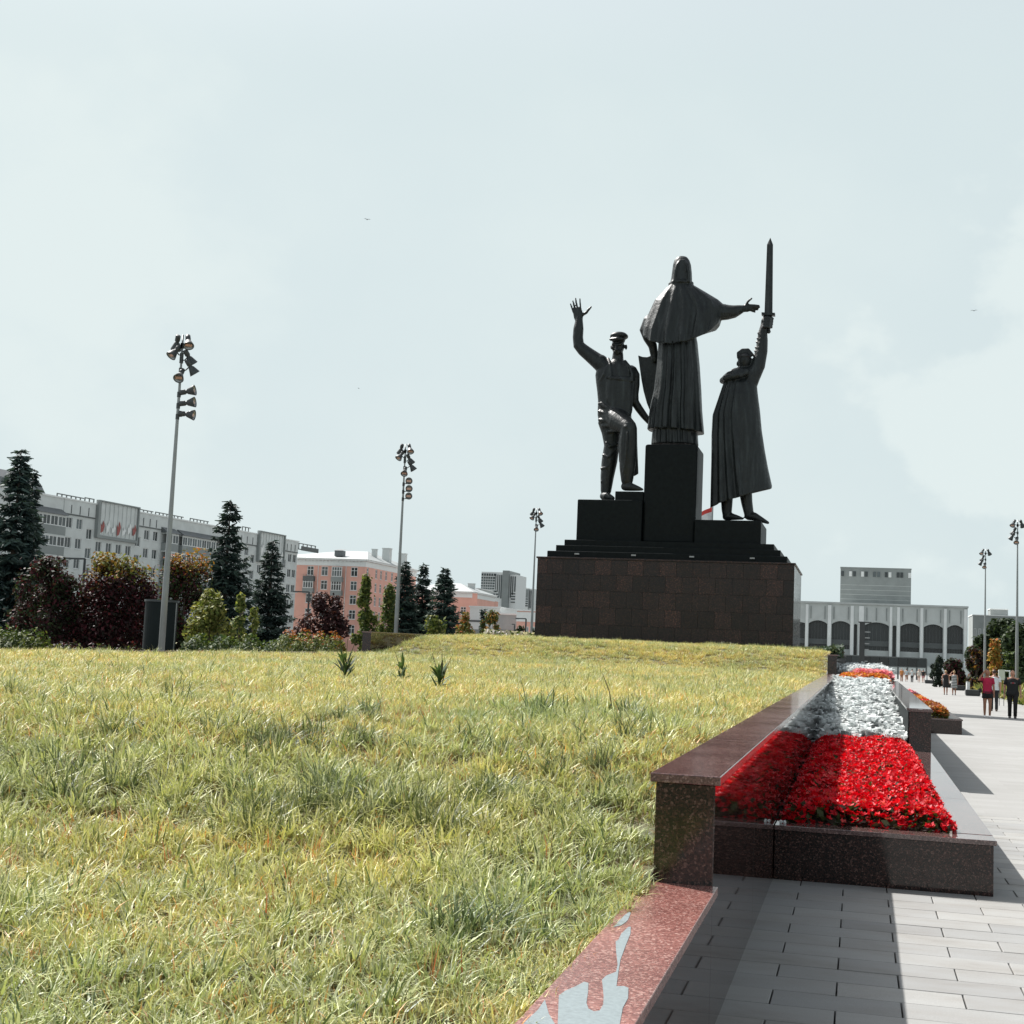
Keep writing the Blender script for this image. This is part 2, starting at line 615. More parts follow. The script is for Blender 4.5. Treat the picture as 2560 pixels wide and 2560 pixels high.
def wall_run(parent, x_face, x_back, y0, y1, z0, step, face_mat, cap_mat, face_at, end_mat=None, bevel=.004):
    """face panels, coping slabs, core and near end of one level of a stepped wall; x_face is the side that shows"""
    sgn = 1 if x_face > x_back else -1
    core = MB().box(min(x_face, x_back) + .03, max(x_face, x_back) - .03, y0 + .03, y1, -0.05, z0 - .05, shear=0).mesh('core', M['black_granite'])
    for v in core.vertices:
        if v.co.z > 0:
            v.co.z = z0 - .05 + GR * v.co.y
    link_mesh('wall_core', core, None, parent)
    n = max(1, round((y1 - y0) / step))
    L = (y1 - y0) / n
    for i in range(n):
        a, b_ = y0 + i * L, y0 + (i + 1) * L
        zt = z0 - .045
        for (xa, xb) in ((x_face - sgn * .03, x_face), (x_back, x_back + sgn * .03)):
            me = MB().box(min(xa, xb), max(xa, xb), a + .0015, b_ - .0015, -0.05, zt).mesh('face_panel', face_mat)
            for v in me.vertices:
                if v.co.z > 0:
                    v.co.z = zt + GR * v.co.y
            bevel_mesh(me, .002)
            link_mesh('face_panel', me, None, parent)
        me = MB().box(min(x_face, x_back) - .025, max(x_face, x_back) + .025, a + .001 - (.025 if i == 0 else 0), b_ - .001, z0 - .042, z0, shear=GR).mesh('coping_slab', cap_mat)
        bevel_mesh(me, bevel, 2)
        link_mesh('coping_slab', me, None, parent)
    # near end
    me = MB().box(min(x_face, x_back) + .003, max(x_face, x_back) - .003, y0, y0 + .03, face_at, z0 - .044 + GR * y0).mesh('end_panel', end_mat or face_mat)
    bevel_mesh(me, .003)
    link_mesh('end_panel', me, None, parent)


wall = thing('retaining_wall', 'stepped polished red granite wall between the lawn and the flower beds', 'wall', (0, 0, 0))
M['end_granite'] = granite('coarse red granite', (0.010, 0.007, 0.0065), (0.040, 0.019, 0.016), (0.115, 0.066, 0.056), 105, 0.09)
wall_run(wall, XW, XWB, -12.0, Y12, W1Z, 2.3, M['red_granite'], M['pink_granite'], -.05)
wall_run(wall, XW, XWB, Y12, Y23, W2Z, 2.6, M['red_granite'], M['coping_granite'], W1Z + GR * Y12 - .03, M['end_granite'])
wall_run(wall, XW, XWB, Y23, 75.0, W3Z, 2.6, M['red_granite'], M['coping_granite'], W2Z + GR * Y23 - .03, M['end_granite'])

XL = -15.75
wall_l = thing('retaining_wall', 'brown granite wall on the far side of the lawn, ending in a block before the trees', 'wall', (0, 0, 0))
wall_run(wall_l, XL, XL - .30, 6.43, Y23, W2Z + .02, 2.6, M['red_granite'], M['coping_granite'], -.05)
wall_run(wall_l, XL, XL - .30, Y23, 75.0, W3Z + .12, 2.6, M['red_granite'], M['coping_granite'], W2Z + GR * Y23 - .03, M['end_granite'])

# pale patch lying on the near coping, thin plates in mottled blue-grey
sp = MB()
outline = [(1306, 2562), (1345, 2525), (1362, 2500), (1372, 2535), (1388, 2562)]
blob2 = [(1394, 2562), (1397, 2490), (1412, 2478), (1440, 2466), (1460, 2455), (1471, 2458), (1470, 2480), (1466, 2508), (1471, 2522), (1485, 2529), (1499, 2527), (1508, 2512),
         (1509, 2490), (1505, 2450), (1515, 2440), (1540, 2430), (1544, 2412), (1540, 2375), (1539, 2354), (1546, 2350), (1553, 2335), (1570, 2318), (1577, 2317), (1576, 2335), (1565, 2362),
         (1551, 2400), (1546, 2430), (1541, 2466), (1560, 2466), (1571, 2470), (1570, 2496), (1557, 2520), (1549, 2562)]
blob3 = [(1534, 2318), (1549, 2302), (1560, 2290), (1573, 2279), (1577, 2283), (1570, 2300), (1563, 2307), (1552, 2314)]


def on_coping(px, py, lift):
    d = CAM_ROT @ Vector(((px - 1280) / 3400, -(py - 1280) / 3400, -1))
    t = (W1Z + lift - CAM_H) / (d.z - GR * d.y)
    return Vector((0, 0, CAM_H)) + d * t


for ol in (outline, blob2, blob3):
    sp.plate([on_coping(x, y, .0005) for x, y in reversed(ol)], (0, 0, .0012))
M['patch'] = plain('pale coping patch', (0.165, 0.20, 0.21), 0.55, var=0.16, scale=55)
tag(sp.build('pale_patch', M['patch']), 'flat pale patch lying on the nearest pink coping', 'patch')

# ================================================================== lawn
def smooth(t):
    t = min(1.0, max(0.0, t))
    return t * t * (3 - 2 * t)


def lawn_z(x, y):
    z1 = W1Z + GR * y - .05
    z2 = W2Z + GR * y - .055
    z = z1 + (z2 - z1) * smooth((y - 5.2) / 5.0)
    z3 = W3Z + GR * 46 + .03 + (y - 46) * .016
    z = z + (z3 - z) * smooth((y - 41.2) / 6.5)
    z += 0.035 * math.sin(x * .9 + y * .35) * math.sin(y * .5 - x * .2) * smooth((-0.95 - x) / 1.5)
    # the bank on the far left corner is cut off by the end block of the other wall
    if y > 41:
        z -= 0.55 * smooth((y - 42.2) / 4.0) * smooth((-15.05 - x) / .6)
    return z


NX, NY = 60, 150
lv, lf = [], []
for j in range(NY + 1):
    y = -6 + (81.0) * (j / NY) ** 1.25
    for i in range(NX + 1):
        x = XL + .02 + (XWB - .01 - XL - .02) * (i / NX)
        lv.append((x, y, lawn_z(x, y)))
for j in range(NY):
    for i in range(NX):
        a = j * (NX + 1) + i
        lf.append((a, a + 1, a + NX + 2, a + NX + 1))
me = bpy.data.meshes.new('lawn')
me.from_pydata(lv, [], lf)
me.polygons.foreach_set('use_smooth', [True] * len(lf))
m, nt, b = new_mat('lawn thatch')
geo = N(nt, 'ShaderNodeNewGeometry')
nz = N(nt, 'ShaderNodeTexNoise', Scale=2.2, Detail=8.0, Roughness=0.7)
nt.links.new(geo.outputs['Position'], nz.inputs['Vector'])
nt.links.new(ramp(nt, nz.outputs['Fac'], [(0.3, (0.03, 0.036, 0.016)), (0.5, (0.07, 0.07, 0.028)), (0.7, (0.15, 0.10, 0.04))]), b.inputs['Base Color'])
b.inputs['Roughness'].default_value = 0.9
me.materials.append(m)
lawn = link_mesh('lawn', me)
tag(lawn, 'rising bank of soil and thatch under the long grass', kind='structure')

# ================================================================== planters
def planter(name, label, x0, x1, y0, y1, z0, cap_w, sides, cat='planter', gr=GR, base=-.02, mats=('red_granite', 'planter_coping'), step=3.2):
    """low granite box: near end, long side on the right, copings; z0 is the coping height at y0"""
    t = thing(name, label, cat, (x0, y0, 0))
    fm, cm = M[mats[0]], M[mats[1]]

    def shape(me, zt):
        for v in me.vertices:
            if v.co.z > base + .001:
                v.co.z = zt + gr * v.co.y + (v.co.z - zt)
        return me
    W, D = x1 - x0, y1 - y0
    if 'near' in sides:
        me = MB().box(0, W, 0, .03, base, z0 - .04).mesh('front_panel', M['end_granite'])
        bevel_mesh(me, .003)
        link_mesh('front_panel', me, None, t)
        me = MB().box(0, W + .022, -.022, cap_w, z0 - .038, z0).mesh('front_coping', cm)
        bevel_mesh(me, .004, 2)
        link_mesh('front_coping', me, None, t)
    n = max(1, round(D / step))
    L = D / n
    for i in range(n):
        a, b_ = i * L + (.032 if i == 0 else .0015), (i + 1) * L - .0015
        me = MB().box(W - .03, W, a, b_, base, z0 - .04).mesh('side_panel', fm)
        bevel_mesh(shape(me, z0 - .04), .002)
        link_mesh('side_panel', me, None, t)
        a2 = a if (i or 'near' not in sides) else cap_w + .002
        me = MB().box(W - cap_w, W + .022, a2, b_, z0 - .038, z0).mesh('side_coping', cm)
        for v in me.vertices:
            v.co.z += gr * v.co.y
        bevel_mesh(me, .004, 2)
        link_mesh('side_coping', me, None, t)
        me = MB().box(W - cap_w + .01, W - .032, a, b_, base, z0 - .04).mesh('inner_wall', M['black_granite'])
        link_mesh('inner_wall', shape(me, z0 - .04), None, t)
    return t


PA = dict(x0=XW + .004, x1=1.037, y0=11.29, z0=0.424)
planter('flower_planter', 'low red granite planter holding the bright red flowers', PA['x0'], PA['x1'], PA['y0'], 39.0, PA['z0'], .325, ('near',), gr=.0090)
planter('raised_planter', 'dark raised granite block wall beside the silver foliage', 0.745, 1.055, 21.05, 39.5, 1.118, .335, ('near',), base=.44, gr=.0118)
planter('flower_planter', 'farther wide granite planter with the orange and yellow leafed flowers', 1.06, 2.725, 38.66, 66.0, 0.400, .33, ('near',), gr=.006)
soil = MB()
soil.add([(XW + .01, 11.6, .39), (.74, 11.6, .39), (.74, 21.0, .47), (XW + .01, 21.0, .47), (XW + .01, 36.5, 1.12), (.76, 36.5, 1.12), (.76, 21.0, .47), (XW + .01, 42.0, 1.33), (1.0, 42.0, 1.33), (1.0, 36.5, 1.12)],
         [(0, 1, 2, 3), (3, 2, 5, 4), (4, 5, 9, 8, 7)])
soil.add([(1.07, 38.95, .36), (2.4, 38.95, .36), (2.4, 66, .52), (1.07, 66, .52)], [(0, 1, 2, 3)])
soil.add([(XW + .01, 42.0, 1.33), (1.06, 42.0, 1.33), (1.06, 70, 1.62), (XW + .01, 70, 1.62)], [(0, 1, 2, 3)])
tag(soil.build('bed_soil', M['soil']), 'dark soil filling the flower beds', kind='structure')

# ================================================================== monument
PX0, PX1, PY0, PY1, PZ = -13.700, -2.645, 58.0, 65.1, 5.80
ped = thing('monument_pedestal', 'massive dark red granite panelled pedestal carrying the bronze statues', 'pedestal', ((PX0 + PX1) / 2, PY0, 0))
OX, OY = (PX0 + PX1) / 2, PY0


def ped_part(name, x0, x1, y0, y1, z0, z1, mat, bev=0.0):
    me = MB().box(x0 - OX, x1 - OX, y0 - OY, y1 - OY, z0, z1).mesh(name, mat)
    if bev:
        bevel_mesh(me, bev, 2)
    return link_mesh(name, me, None, ped)


ped_part('core', PX0 + .03, PX1 - .03, PY0 + .03, PY1 - .03, 0, PZ - .02, M['black_granite'])
ped_part('coping', PX0 - .05, PX1 + .05, PY0 - .05, PY1 + .05, PZ + .001, PZ + .075, M['pedestal_granite'], .012)
z_rows = [5.80, 5.145, 4.445, 3.715, 2.990, 2.28, 1.57, .86, .15, -.05]
PW = 0.7085
rp = random.Random(5)
panel_cache = {}


def granite_panel(u0, u1, z0, z1, axis, mat):
    w, h = u1 - u0 - .006, z1 - z0 - .006
    key = (round(w, 2), round(h, 2), axis, mat.name)
    if key not in panel_cache:
        if axis == 'x':
            me = MB().box(-w / 2, w / 2, -.03, 0, -h / 2, h / 2).mesh('granite_panel', mat)
        else:
            me = MB().box(0, .03, -w / 2, w / 2, -h / 2, h / 2).mesh('granite_panel', mat)
        bevel_mesh(me, .003)
        panel_cache[key] = me
    o = link_mesh('granite_panel', panel_cache[key], None, ped)
    zc, uc = (z0 + z1) / 2, (u0 + u1) / 2
    if axis == 'x':
        o.location = (uc - OX, PY0 + .03 - OY + rp.uniform(0, .003), zc)
    else:
        o.location = (PX1 - .03 - OX, uc - OY, zc)


M['pedestal_side'] = granite('polished pedestal side granite', (0.020, 0.011, 0.011), (0.050, 0.024, 0.021), (0.12, 0.055, 0.045), 42, 0.08, rnd=0.3)
for r in range(len(z_rows) - 1):
    zt, zb = z_rows[r], z_rows[r + 1]
    if zt < 1.9:
        continue
    off = 0.0 if r % 2 == 0 else PW * .36
    xs = [PX0]
    x = -12.548 + off - PW
    while x < PX1 - .12:
        if x > PX0 + .12:
            xs.append(x)
        x += PW
    xs.append(PX1)
    for a, b_ in zip(xs[:-1], xs[1:]):
        granite_panel(a, b_, zb, zt, 'x', M['pedestal_granite'])
    n = 6
    for i in range(n):
        granite_panel(PY0 + .03 + (PY1 - PY0 - .03) * i / n, PY0 + .03 + (PY1 - PY0 - .03) * (i + 1) / n, zb, zt, 'y', M['pedestal_side'])

ped_part('step', -13.42, -2.98, 58.6, 64.6, PZ + .074, 6.19, M['black_granite'], .03)
ped_part('step', -13.12, -3.29, 59.0, 64.3, 6.189, 6.48, M['black_granite'], .02)
ped_part('step', -12.83, -3.59, 59.4, 64.0, 6.479, 6.765, M['black_granite'], .02)
ped_part('plinth', -12.43, -9.473, 60.0, 63.8, 6.764, 8.66, M['black_granite'], .05)
o = ped_part('plinth', -9.46, -7.105, 60.2, 62.75, 6.764, 11.23, M['black_granite'], .10)
ped_part('plinth', -7.09, -4.20, 59.9, 63.5, 6.764, 7.82, M['black_granite'], .03)
ped_part('foot_block', -10.77, -9.475, 60.3, 62.0, 8.659, 9.085, M['black_granite'], .03)
# small brackets on the lowest step
for cx in (320, 690, 1070, 1465):
    q = at(1320 + cx / 2.611, 1080 + 790 / 2.611, 58.58)
    ped_part('bracket', q.x - .10, q.x + .10, 58.52, 58.605, 6.04, 6.10, M['concrete'])

# ------------------------------------------------------------------ bronze
def bronze_material():
    m, nt, b = new_mat('dark patinated bronze')
    tc = N(nt, 'ShaderNodeTexCoord')
    nz = N(nt, 'ShaderNodeTexNoise', Scale=5.0, Detail=8.0, Roughness=0.65)
    nt.links.new(tc.outputs['Object'], nz.inputs['Vector'])
    st = N(nt, 'ShaderNodeMapping')
    st.inputs['Scale'].default_value = (4, 4, .5)
    nt.links.new(tc.outputs['Object'], st.inputs['Vector'])
    n2 = N(nt, 'ShaderNodeTexNoise', Scale=1.5, Detail=5.0, Roughness=0.6)
    nt.links.new(st.outputs['Vector'], n2.inputs['Vector'])
    c = ramp(nt, n2.outputs['Fac'], [(0.3, (0.008, 0.0105, 0.0108)), (0.55, (0.016, 0.020, 0.0205)), (0.8, (0.040, 0.050, 0.050))])
    nt.links.new(c, b.inputs['Base Color'])
    b.inputs['Metallic'].default_value = 0.25
    b.inputs['Specular IOR Level'].default_value = 0.42
    nt.links.new(ramp(nt, nz.outputs['Fac'], [(0.3, (0.34,) * 3), (0.7, (0.52,) * 3)]), b.inputs['Roughness'])
    bump(nt, b, nz.outputs['Fac'], 0.6, 0.05)
    return m


M['bronze'] = bronze_material()


def remeshed(mb, name, voxel, smooth=4, mat=None):
    """weld overlapping closed shapes into one continuous skin"""
    me = mb.mesh(name)
    o = bpy.data.objects.new(name, me)
    COL.objects.link(o)
    md = o.modifiers.new('r', 'REMESH')
    md.mode = 'VOXEL'
    md.voxel_size = voxel
    md.use_smooth_shade = True
    ms = o.modifiers.new('s', 'SMOOTH')
    ms.factor = 0.5
    ms.iterations = smooth
    dg = bpy.context.evaluated_depsgraph_get()
    dg.update()
    res = bpy.data.meshes.new_from_object(o.evaluated_get(dg))
    res.name = name
    bpy.data.objects.remove(o)
    bpy.data.meshes.remove(me)
    res.materials.clear()
    if mat:
        res.materials.append(mat)
    return res


YS = 61.5
K1 = (at(1701, 900, YS) - at(1700, 900, YS)).length * .3209      # metres per unit of the three sketch grids
K6, K4 = K1 * .2484 / .3209, K1 * .2381 / .3209


def S1(x, y, dy=0):
    return at(1380 + x * .3209, 560 + y * .3209, YS + dy)


def S6(x, y, dy=0):
    return at(1740 + x * .2484, 840 + y * .2484, YS + dy)


def S4(x, y, dy=0):
    return at(1420 + x * .2381, 800 + y * .2381, YS - .3 + dy)


def robe(mb, rings, S, K, n=110, levels=70, fold=None, drop=None, power=2.3):
    """drapery lofted through rings (y_left, x_left, y_right, x_right, depth, dy); fold(theta, t, xn) adds pleats"""
    A = np.array(rings, dtype=float)
    src = np.linspace(0, 1, len(A))
    acc = np.cumsum([0] + [abs(A[i + 1, 0] - A[i, 0]) + abs(A[i + 1, 2] - A[i, 2]) + 1 for i in range(len(A) - 1)])
    src = acc / acc[-1]
    out = []
    for t in np.linspace(0, 1, levels):
        yl, xl, yr, xr_, d, dy = [np.interp(t, src, A[:, k]) for k in range(6)]
        a, b_ = S(xl, yl, dy), S(xr_, yr, dy)
        c = (a + b_) / 2
        hw = (b_ - a).length / 2
        ring = []
        for k in range(n):
            th = 2 * math.pi * k / n
            cx, sy = math.cos(th), math.sin(th)
            ux = math.copysign(abs(cx) ** (2 / power), cx)
            uy = math.copysign(abs(sy) ** (2 / power), sy)
            f = fold(th, t, ux) if fold else 0.0
            p_ = c + (b_ - c) * ux * (1 + f * .35 / max(hw, .2)) + Vector((0, uy * (d * K + f), 0))
            if drop:
                p_.z += drop(th, t)
            ring.append(p_)
        out.append(ring)
    mb.rings(out)


def saw(p):
    """a fold: jumps up steeply on its left flank, then falls away slowly"""
    s_ = p - math.floor(p)
    return s_ / .24 if s_ < .24 else ((1 - s_) / .76) ** 1.4


def pleats(freqs, amp, t0=0.0):
    """hanging folds of unequal width across the cloth"""
    def f(th, t, ux):
        v = 0.0
        for fr, ph, a in freqs:
            v += a * (saw(fr * ux + ph + .10 * math.sin(2.7 * t + 5 * ph)) - .45)
        edge = 1 - .6 * abs(ux) ** 3
        return amp * v * edge * (t0 + (1 - t0) * t)
    return f


def finger(mb, S, K, pts, r):
    mb.tube([S(x, y, d) for x, y, d in pts], [r * K * (1 - .12 * i) for i in range(len(pts))], 8)


# ---- the hooded figure, seen from behind
hooded = thing('bronze_statue', 'tallest bronze statue, hooded and caped, seen from behind with one arm held out', 'statue', tuple(S1(955, 1706)))
mb = MB()
robe(mb, [(860, 850, 860, 1120, 110, 0), (930, 833, 920, 1133, 130, 0), (1100, 822, 1100, 1150, 150, 0), (1300, 800, 1300, 1162, 165, 0), (1450, 768, 1450, 1168, 172, 0), (1608, 748, 1632, 1183, 180, 0)],
     S1, K1, fold=pleats([(3.1, .35, 1.0), (5.3, .6, .55)], .24, .45))
robe(mb, [(1500, 800, 1500, 1125, 150, 0), (1728, 776, 1728, 1138, 162, 0)], S1, K1, levels=14, fold=pleats([(4.1, .2, 1.0), (6.3, .5, .5)], .16, .9))


def cape_drop(th, t):
    c_ = math.cos(th)
    ux = math.copysign(abs(c_) ** (2 / 2.3), c_)
    back = 1.0 if math.sin(th) < 0 else 1.0 - .75 * math.sin(th)
    return -176 * K1 * max(0.0, 1 - ux * ux) ** .52 * t ** 1.5 * back


# the cape hem hangs lowest behind and climbs to the raised arm
robe(mb, [(455, 945, 455, 1075, 70, 0), (480, 917, 475, 1098, 82, 0), (530, 862, 530, 1195, 108, 0), (590, 803, 588, 1294, 128, 0), (680, 760, 626, 1338, 146, 0), (775, 716, 690, 1332, 164, 0), (842, 709, 744, 1312, 182, 0)],
     S1, K1, n=130, levels=80, fold=pleats([(2.6, .15, 1.0), (4.7, .7, .45)], .24, .04), drop=cape_drop)
robe(mb, [(253, 1000, 253, 1030, 18, 0), (262, 975, 262, 1055, 42, 0), (285, 955, 285, 1072, 62, 0), (320, 944, 320, 1083, 72, 0), (380, 936, 380, 1089, 78, 0), (440, 928, 440, 1091, 80, 0), (478, 915, 478, 1092, 82, 0), (520, 915, 520, 1100, 70, 0)],
     S1, K1, levels=30, n=48)
mb.tube([S1(958, 445, -.46), S1(963, 370, -.47), S1(975, 320, -.44), S1(1000, 290, -.36), S1(1030, 288, -.36), S1(1055, 318, -.44), S1(1065, 370, -.47), S1(1068, 445, -.46)], 13 * K1, 8)
mb.tube([S1(918, 468, -.1), S1(950, 450, -.42), S1(1005, 445, -.52), S1(1060, 450, -.42), S1(1092, 462, -.1)], 14 * K1, 8)
# outstretched arm in a wrinkled sleeve
mb.tube([S1(1250, 690), S1(1310, 685), S1(1370, 688), S1(1420, 682), S1(1460, 668), S1(1492, 658)], [90 * K1, 68 * K1, 58 * K1, 50 * K1, 38 * K1, 27 * K1], 16)
for i in range(7):
    xx = 1340 + i * 20
    rr = 60 - i * 4
    mb.tube([S1(xx + 8, 690 - rr - 2, -.02), S1(xx - 6, 690 - rr * .5, -rr * K1 * .9), S1(xx - 10, 690, -rr * K1), S1(xx - 16, 690 + rr * .6, -rr * K1 * .8)], 7 * K1, 6)
mb.tube([S1(1488, 660), S1(1520, 655), S1(1548, 650)], [28 * K1, 33 * K1, 28 * K1], 12, flat=.55, flat_axis=(0, 1, 0))
finger(mb, S1, K1, [(1512, 632, -.03), (1528, 602, -.08), (1556, 580, -.10)], 11)
finger(mb, S1, K1, [(1545, 634, -.05), (1582, 634, -.07), (1612, 636, -.03)], 11)
finger(mb, S1, K1, [(1548, 644, -.03), (1588, 646, -.05), (1616, 648, 0)], 11)
finger(mb, S1, K1, [(1545, 655, 0), (1582, 662, 0), (1602, 667, .05)], 11)
finger(mb, S1, K1, [(1538, 668, .03), (1566, 680, .05), (1582, 686, .08)], 10)
# the other arm bends down behind the shield
mb.tube([S1(770, 760, .1), S1(732, 830, .15), S1(752, 890, .25), S1(785, 950, .35), S1(797, 1020, .45), S1(800, 1060, .45)], [62 * K1, 52 * K1, 42 * K1, 36 * K1, 32 * K1, 26 * K1], 14)
me = remeshed(mb, 'robed_figure', .036, 2, M['bronze'])
base = Vector(hooded.location)
me.transform(Matrix.Translation(-base))
link_mesh('robed_figure', me, None, hooded)
mb = MB()
ol = [(670, 1022), (705, 1034), (740, 1036), (762, 1028), (776, 1006), (830, 1030), (870, 1200), (850, 1380), (795, 1480), (765, 1462), (738, 1395), (712, 1300), (696, 1215), (684, 1130)]
mb.plate([S1(x, y, .62) - base for x, y in reversed(ol)], (0, .22, 0))
me = mb.mesh('shield', M['bronze'])
bevel_mesh(me, .03, 2)
link_mesh('shield', me, None, hooded)

# ---- the soldier in a long cape, sword raised
soldier = thing('bronze_statue', 'right-hand bronze statue of a caped soldier raising a sword', 'statue', tuple(S6(400, 1845)))
mb = MB()


def cape_fold(th, t, ux):
    if math.sin(th) > .2:
        return 0.0
    a = 1.0 if ux < .10 else max(0, 1 - (ux - .10) / .10)
    v = 0.0
    # each fold starts at the collar and runs out to its own place on the hem
    for x_top, x_hem, w, am in ((-.92, -.86, .20, .8), (-.62, -.60, .26, 1.0), (-.42, -.30, .28, 1.1), (-.12, .02, .30, 1.2)):
        xc = x_top + (x_hem - x_top) * t
        d = (ux - xc) / w
        if -.36 < d < 1:
            v += am * ((d + .36) / .36 if d < 0 else (1 - d) ** 1.3)
    flat = .10 if ux > .16 else 0.0
    return (.30 * a * v + flat - .10) * (.30 + .70 * t)


robe(mb, [(430, 300, 430, 505, 70, 0), (500, 265, 480, 612, 100, 0), (620, 225, 600, 624, 130, 0), (800, 163, 760, 645, 150, 0), (1000, 152, 950, 662, 160, 0), (1250, 149, 1150, 692, 170, 0), (1480, 143, 1330, 724, 180, 0), (1742, 137, 1545, 770, 190, 0)],
     S6, K6, n=150, levels=90, fold=cape_fold, drop=lambda th, t: (.75 * math.sin(th) if math.sin(th) > 0 else 0.0) * t ** 3)
for pts, r in (([(268, 450, .1), (300, 425, -.35), (370, 405, -.50), (440, 392, -.50), (505, 360, -.30), (530, 330, .0)], 34),
               ([(290, 420, .05), (330, 385, -.35), (400, 360, -.45), (460, 350, -.40), (505, 338, -.15)], 28),
               ([(330, 400, .3), (380, 350, .2), (440, 335, -.2), (480, 335, .1)], 26)):
    mb.tube([S6(x, y, d) for x, y, d in pts], r * K6, 12)
mb.tube([S6(450, 420), S6(470, 350), S6(485, 300)], [75 * K6, 58 * K6, 50 * K6], 14)
mb.ball(S6(490, 250), 68 * K6, 84 * K6, 86 * K6, 18, 12)
mb.tube([S6(432, 215, -.12), S6(430, 178, -.05), S6(470, 158, -.05), S6(520, 152, 0), S6(552, 185, 0)], [22 * K6, 26 * K6, 34 * K6, 32 * K6, 26 * K6], 10)
mb.tube([S6(438, 192, -.3), S6(455, 200, -.36), S6(520, 200, -.36), S6(552, 205, -.2)], 9 * K6, 6)
mb.ball(S6(418, 280, 0), 12 * K6, 18 * K6, 24 * K6)
mb.tube([S1(1530, 1270), S1(1562, 1190), S1(1608, 1100), S1(1632, 990), S1(1640, 910), S1(1642, 850), S1(1655, 790)], [62 * K1, 60 * K1, 53 * K1, 47 * K1, 41 * K1, 36 * K1, 30 * K1], 16)
for i in range(8):
    yy = 850 + i * 34
    cx = 1640 - i * 5
    rr = 37 + i * 1.8
    mb.tube([S1(cx - rr, yy + 8 * (i % 2), -.05), S1(cx - rr * .3, yy + 14, -rr * K1 * .95), S1(cx + rr * .5, yy - 6, -rr * K1 * .85)], 7 * K1, 6)
# fist: palm and four wrapped fingers and a thumb round the grip
mb.tube([S1(1655, 800), S1(1668, 760), S1(1672, 735)], [32 * K1, 40 * K1, 34 * K1], 12, flat=.8)
for i in range(4):
    yy = 733 + i * 22
    mb.tube([S1(1662 - i * 3, yy, -.22), S1(1696 - i * 3, yy + 2, -.26), S1(1718 - i * 3, yy + 4, -.05), S1(1700 - i * 3, yy + 6, .18)], 13 * K1, 8)
mb.tube([S1(1650, 745, .1), S1(1672, 725, .26), S1(1705, 728, .24)], 13 * K1, 8)
# legs and boots under the cape
mb.tube([S6(310, 1560), S6(310, 1750), S6(312, 1805)], [66 * K6, 52 * K6, 44 * K6], 14)
mb.tube([S6(305, 1818), S6(360, 1818, -.05), S6(420, 1828, -.05), S6(468, 1838, -.05)], [40 * K6, 36 * K6, 24 * K6, 13 * K6], 12)
mb.tube([S6(490, 1500), S6(512, 1680), S6(533, 1790)], [70 * K6, 56 * K6, 48 * K6], 14)
mb.tube([S6(530, 1808), S6(590, 1818, -.1), S6(660, 1850, -.15), S6(725, 1880, -.15)], [46 * K6, 42 * K6, 28 * K6, 15 * K6], 12)
base = Vector(soldier.location)
me = remeshed(mb, 'caped_figure', .036, 2, M['bronze'])
me.transform(Matrix.Translation(-base))
link_mesh('caped_figure', me, None, soldier)
mb = MB()
bl = [S1(1655, 692), S1(1718, 692), S1(1722, 160), S1(1701, 106), S1(1675, 160)]
mid = [S1(1687, 692, -.10), S1(1699, 160, -.07)]
mid2 = [S1(1687, 692, .10), S1(1699, 160, .07)]
v = [p_ - base for p_ in bl + mid + mid2]
mb.add(v, [(0, 5, 6, 4), (5, 1, 2, 6), (4, 6, 3), (6, 2, 3), (0, 4, 8, 7), (7, 8, 2, 1), (4, 3, 8), (8, 3, 2), (0, 7, 1, 5)])
sword = mb.build('sword_blade', M['bronze'], soldier)
mb = MB()
c = (S1(1634, 703) + S1(1738, 707)) / 2 - base
ax = (S1(1738, 707) - S1(1634, 703)) / 2
mb.obox(c, ax, (0, .16, 0), (0, 0, 9 * K1))
mb.tube([S1(1686, 710) - base, S1(1688, 840) - base], [14 * K1, 13 * K1], 10)
mb.ball(S1(1688, 838) - base, 16 * K1, 16 * K1, 16 * K1)
mb.build('sword_hilt', M['bronze'], soldier)

# ---- the worker in cap and apron, hand raised
worker = thing('bronze_statue', 'left-hand bronze statue of a worker in cap and apron raising one hand', 'statue', tuple(S4(420, 1890)))
mb = MB()
robe(mb, [(425, 465, 425, 580, 60, 0), (455, 420, 455, 620, 75, 0), (490, 345, 500, 690, 92, 0), (530, 300, 545, 715, 102, 0), (580, 288, 590, 715, 110, 0), (660, 296, 660, 700, 110, 0), (760, 308, 760, 690, 102, 0),
          (850, 316, 850, 678, 98, 0), (920, 314, 920, 668, 100, 0), (1000, 312, 1000, 664, 110, 0), (1060, 324, 1060, 668, 115, 0), (1120, 350, 1120, 670, 110, 0), (1170, 395, 1170, 650, 90, 0)], S4, K4, n=60, levels=50)
# apron bib and its straps, standing a little proud
robe(mb, [(600, 410, 610, 668, 60, -.32), (700, 400, 700, 684, 66, -.32), (820, 402, 820, 680, 66, -.30), (920, 430, 930, 668, 60, -.32), (985, 500, 1010, 664, 46, -.34)], S4, K4, n=40, levels=20, power=3.2)
mb.tube([S4(425, 405, -.12), S4(440, 470, -.38), S4(455, 560, -.50), S4(450, 620, -.56)], 15 * K4, 7)
mb.tube([S4(600, 430, -.10), S4(650, 490, -.36), S4(672, 560, -.46), S4(672, 640, -.50)], 15 * K4, 7)
mb.tube([S4(405, 602, -.55), S4(540, 618, -.62), S4(672, 640, -.50)], 11 * K4, 6)
mb.tube([S4(690, 650, -.36), S4(680, 800, -.38), S4(664, 970, -.38)], 12 * K4, 6)
mb.tube([S4(300, 655, -.05), S4(345, 630, -.38), S4(375, 570, -.46), S4(400, 500, -.36), S4(425, 420, -.10)], 10 * K4, 6)
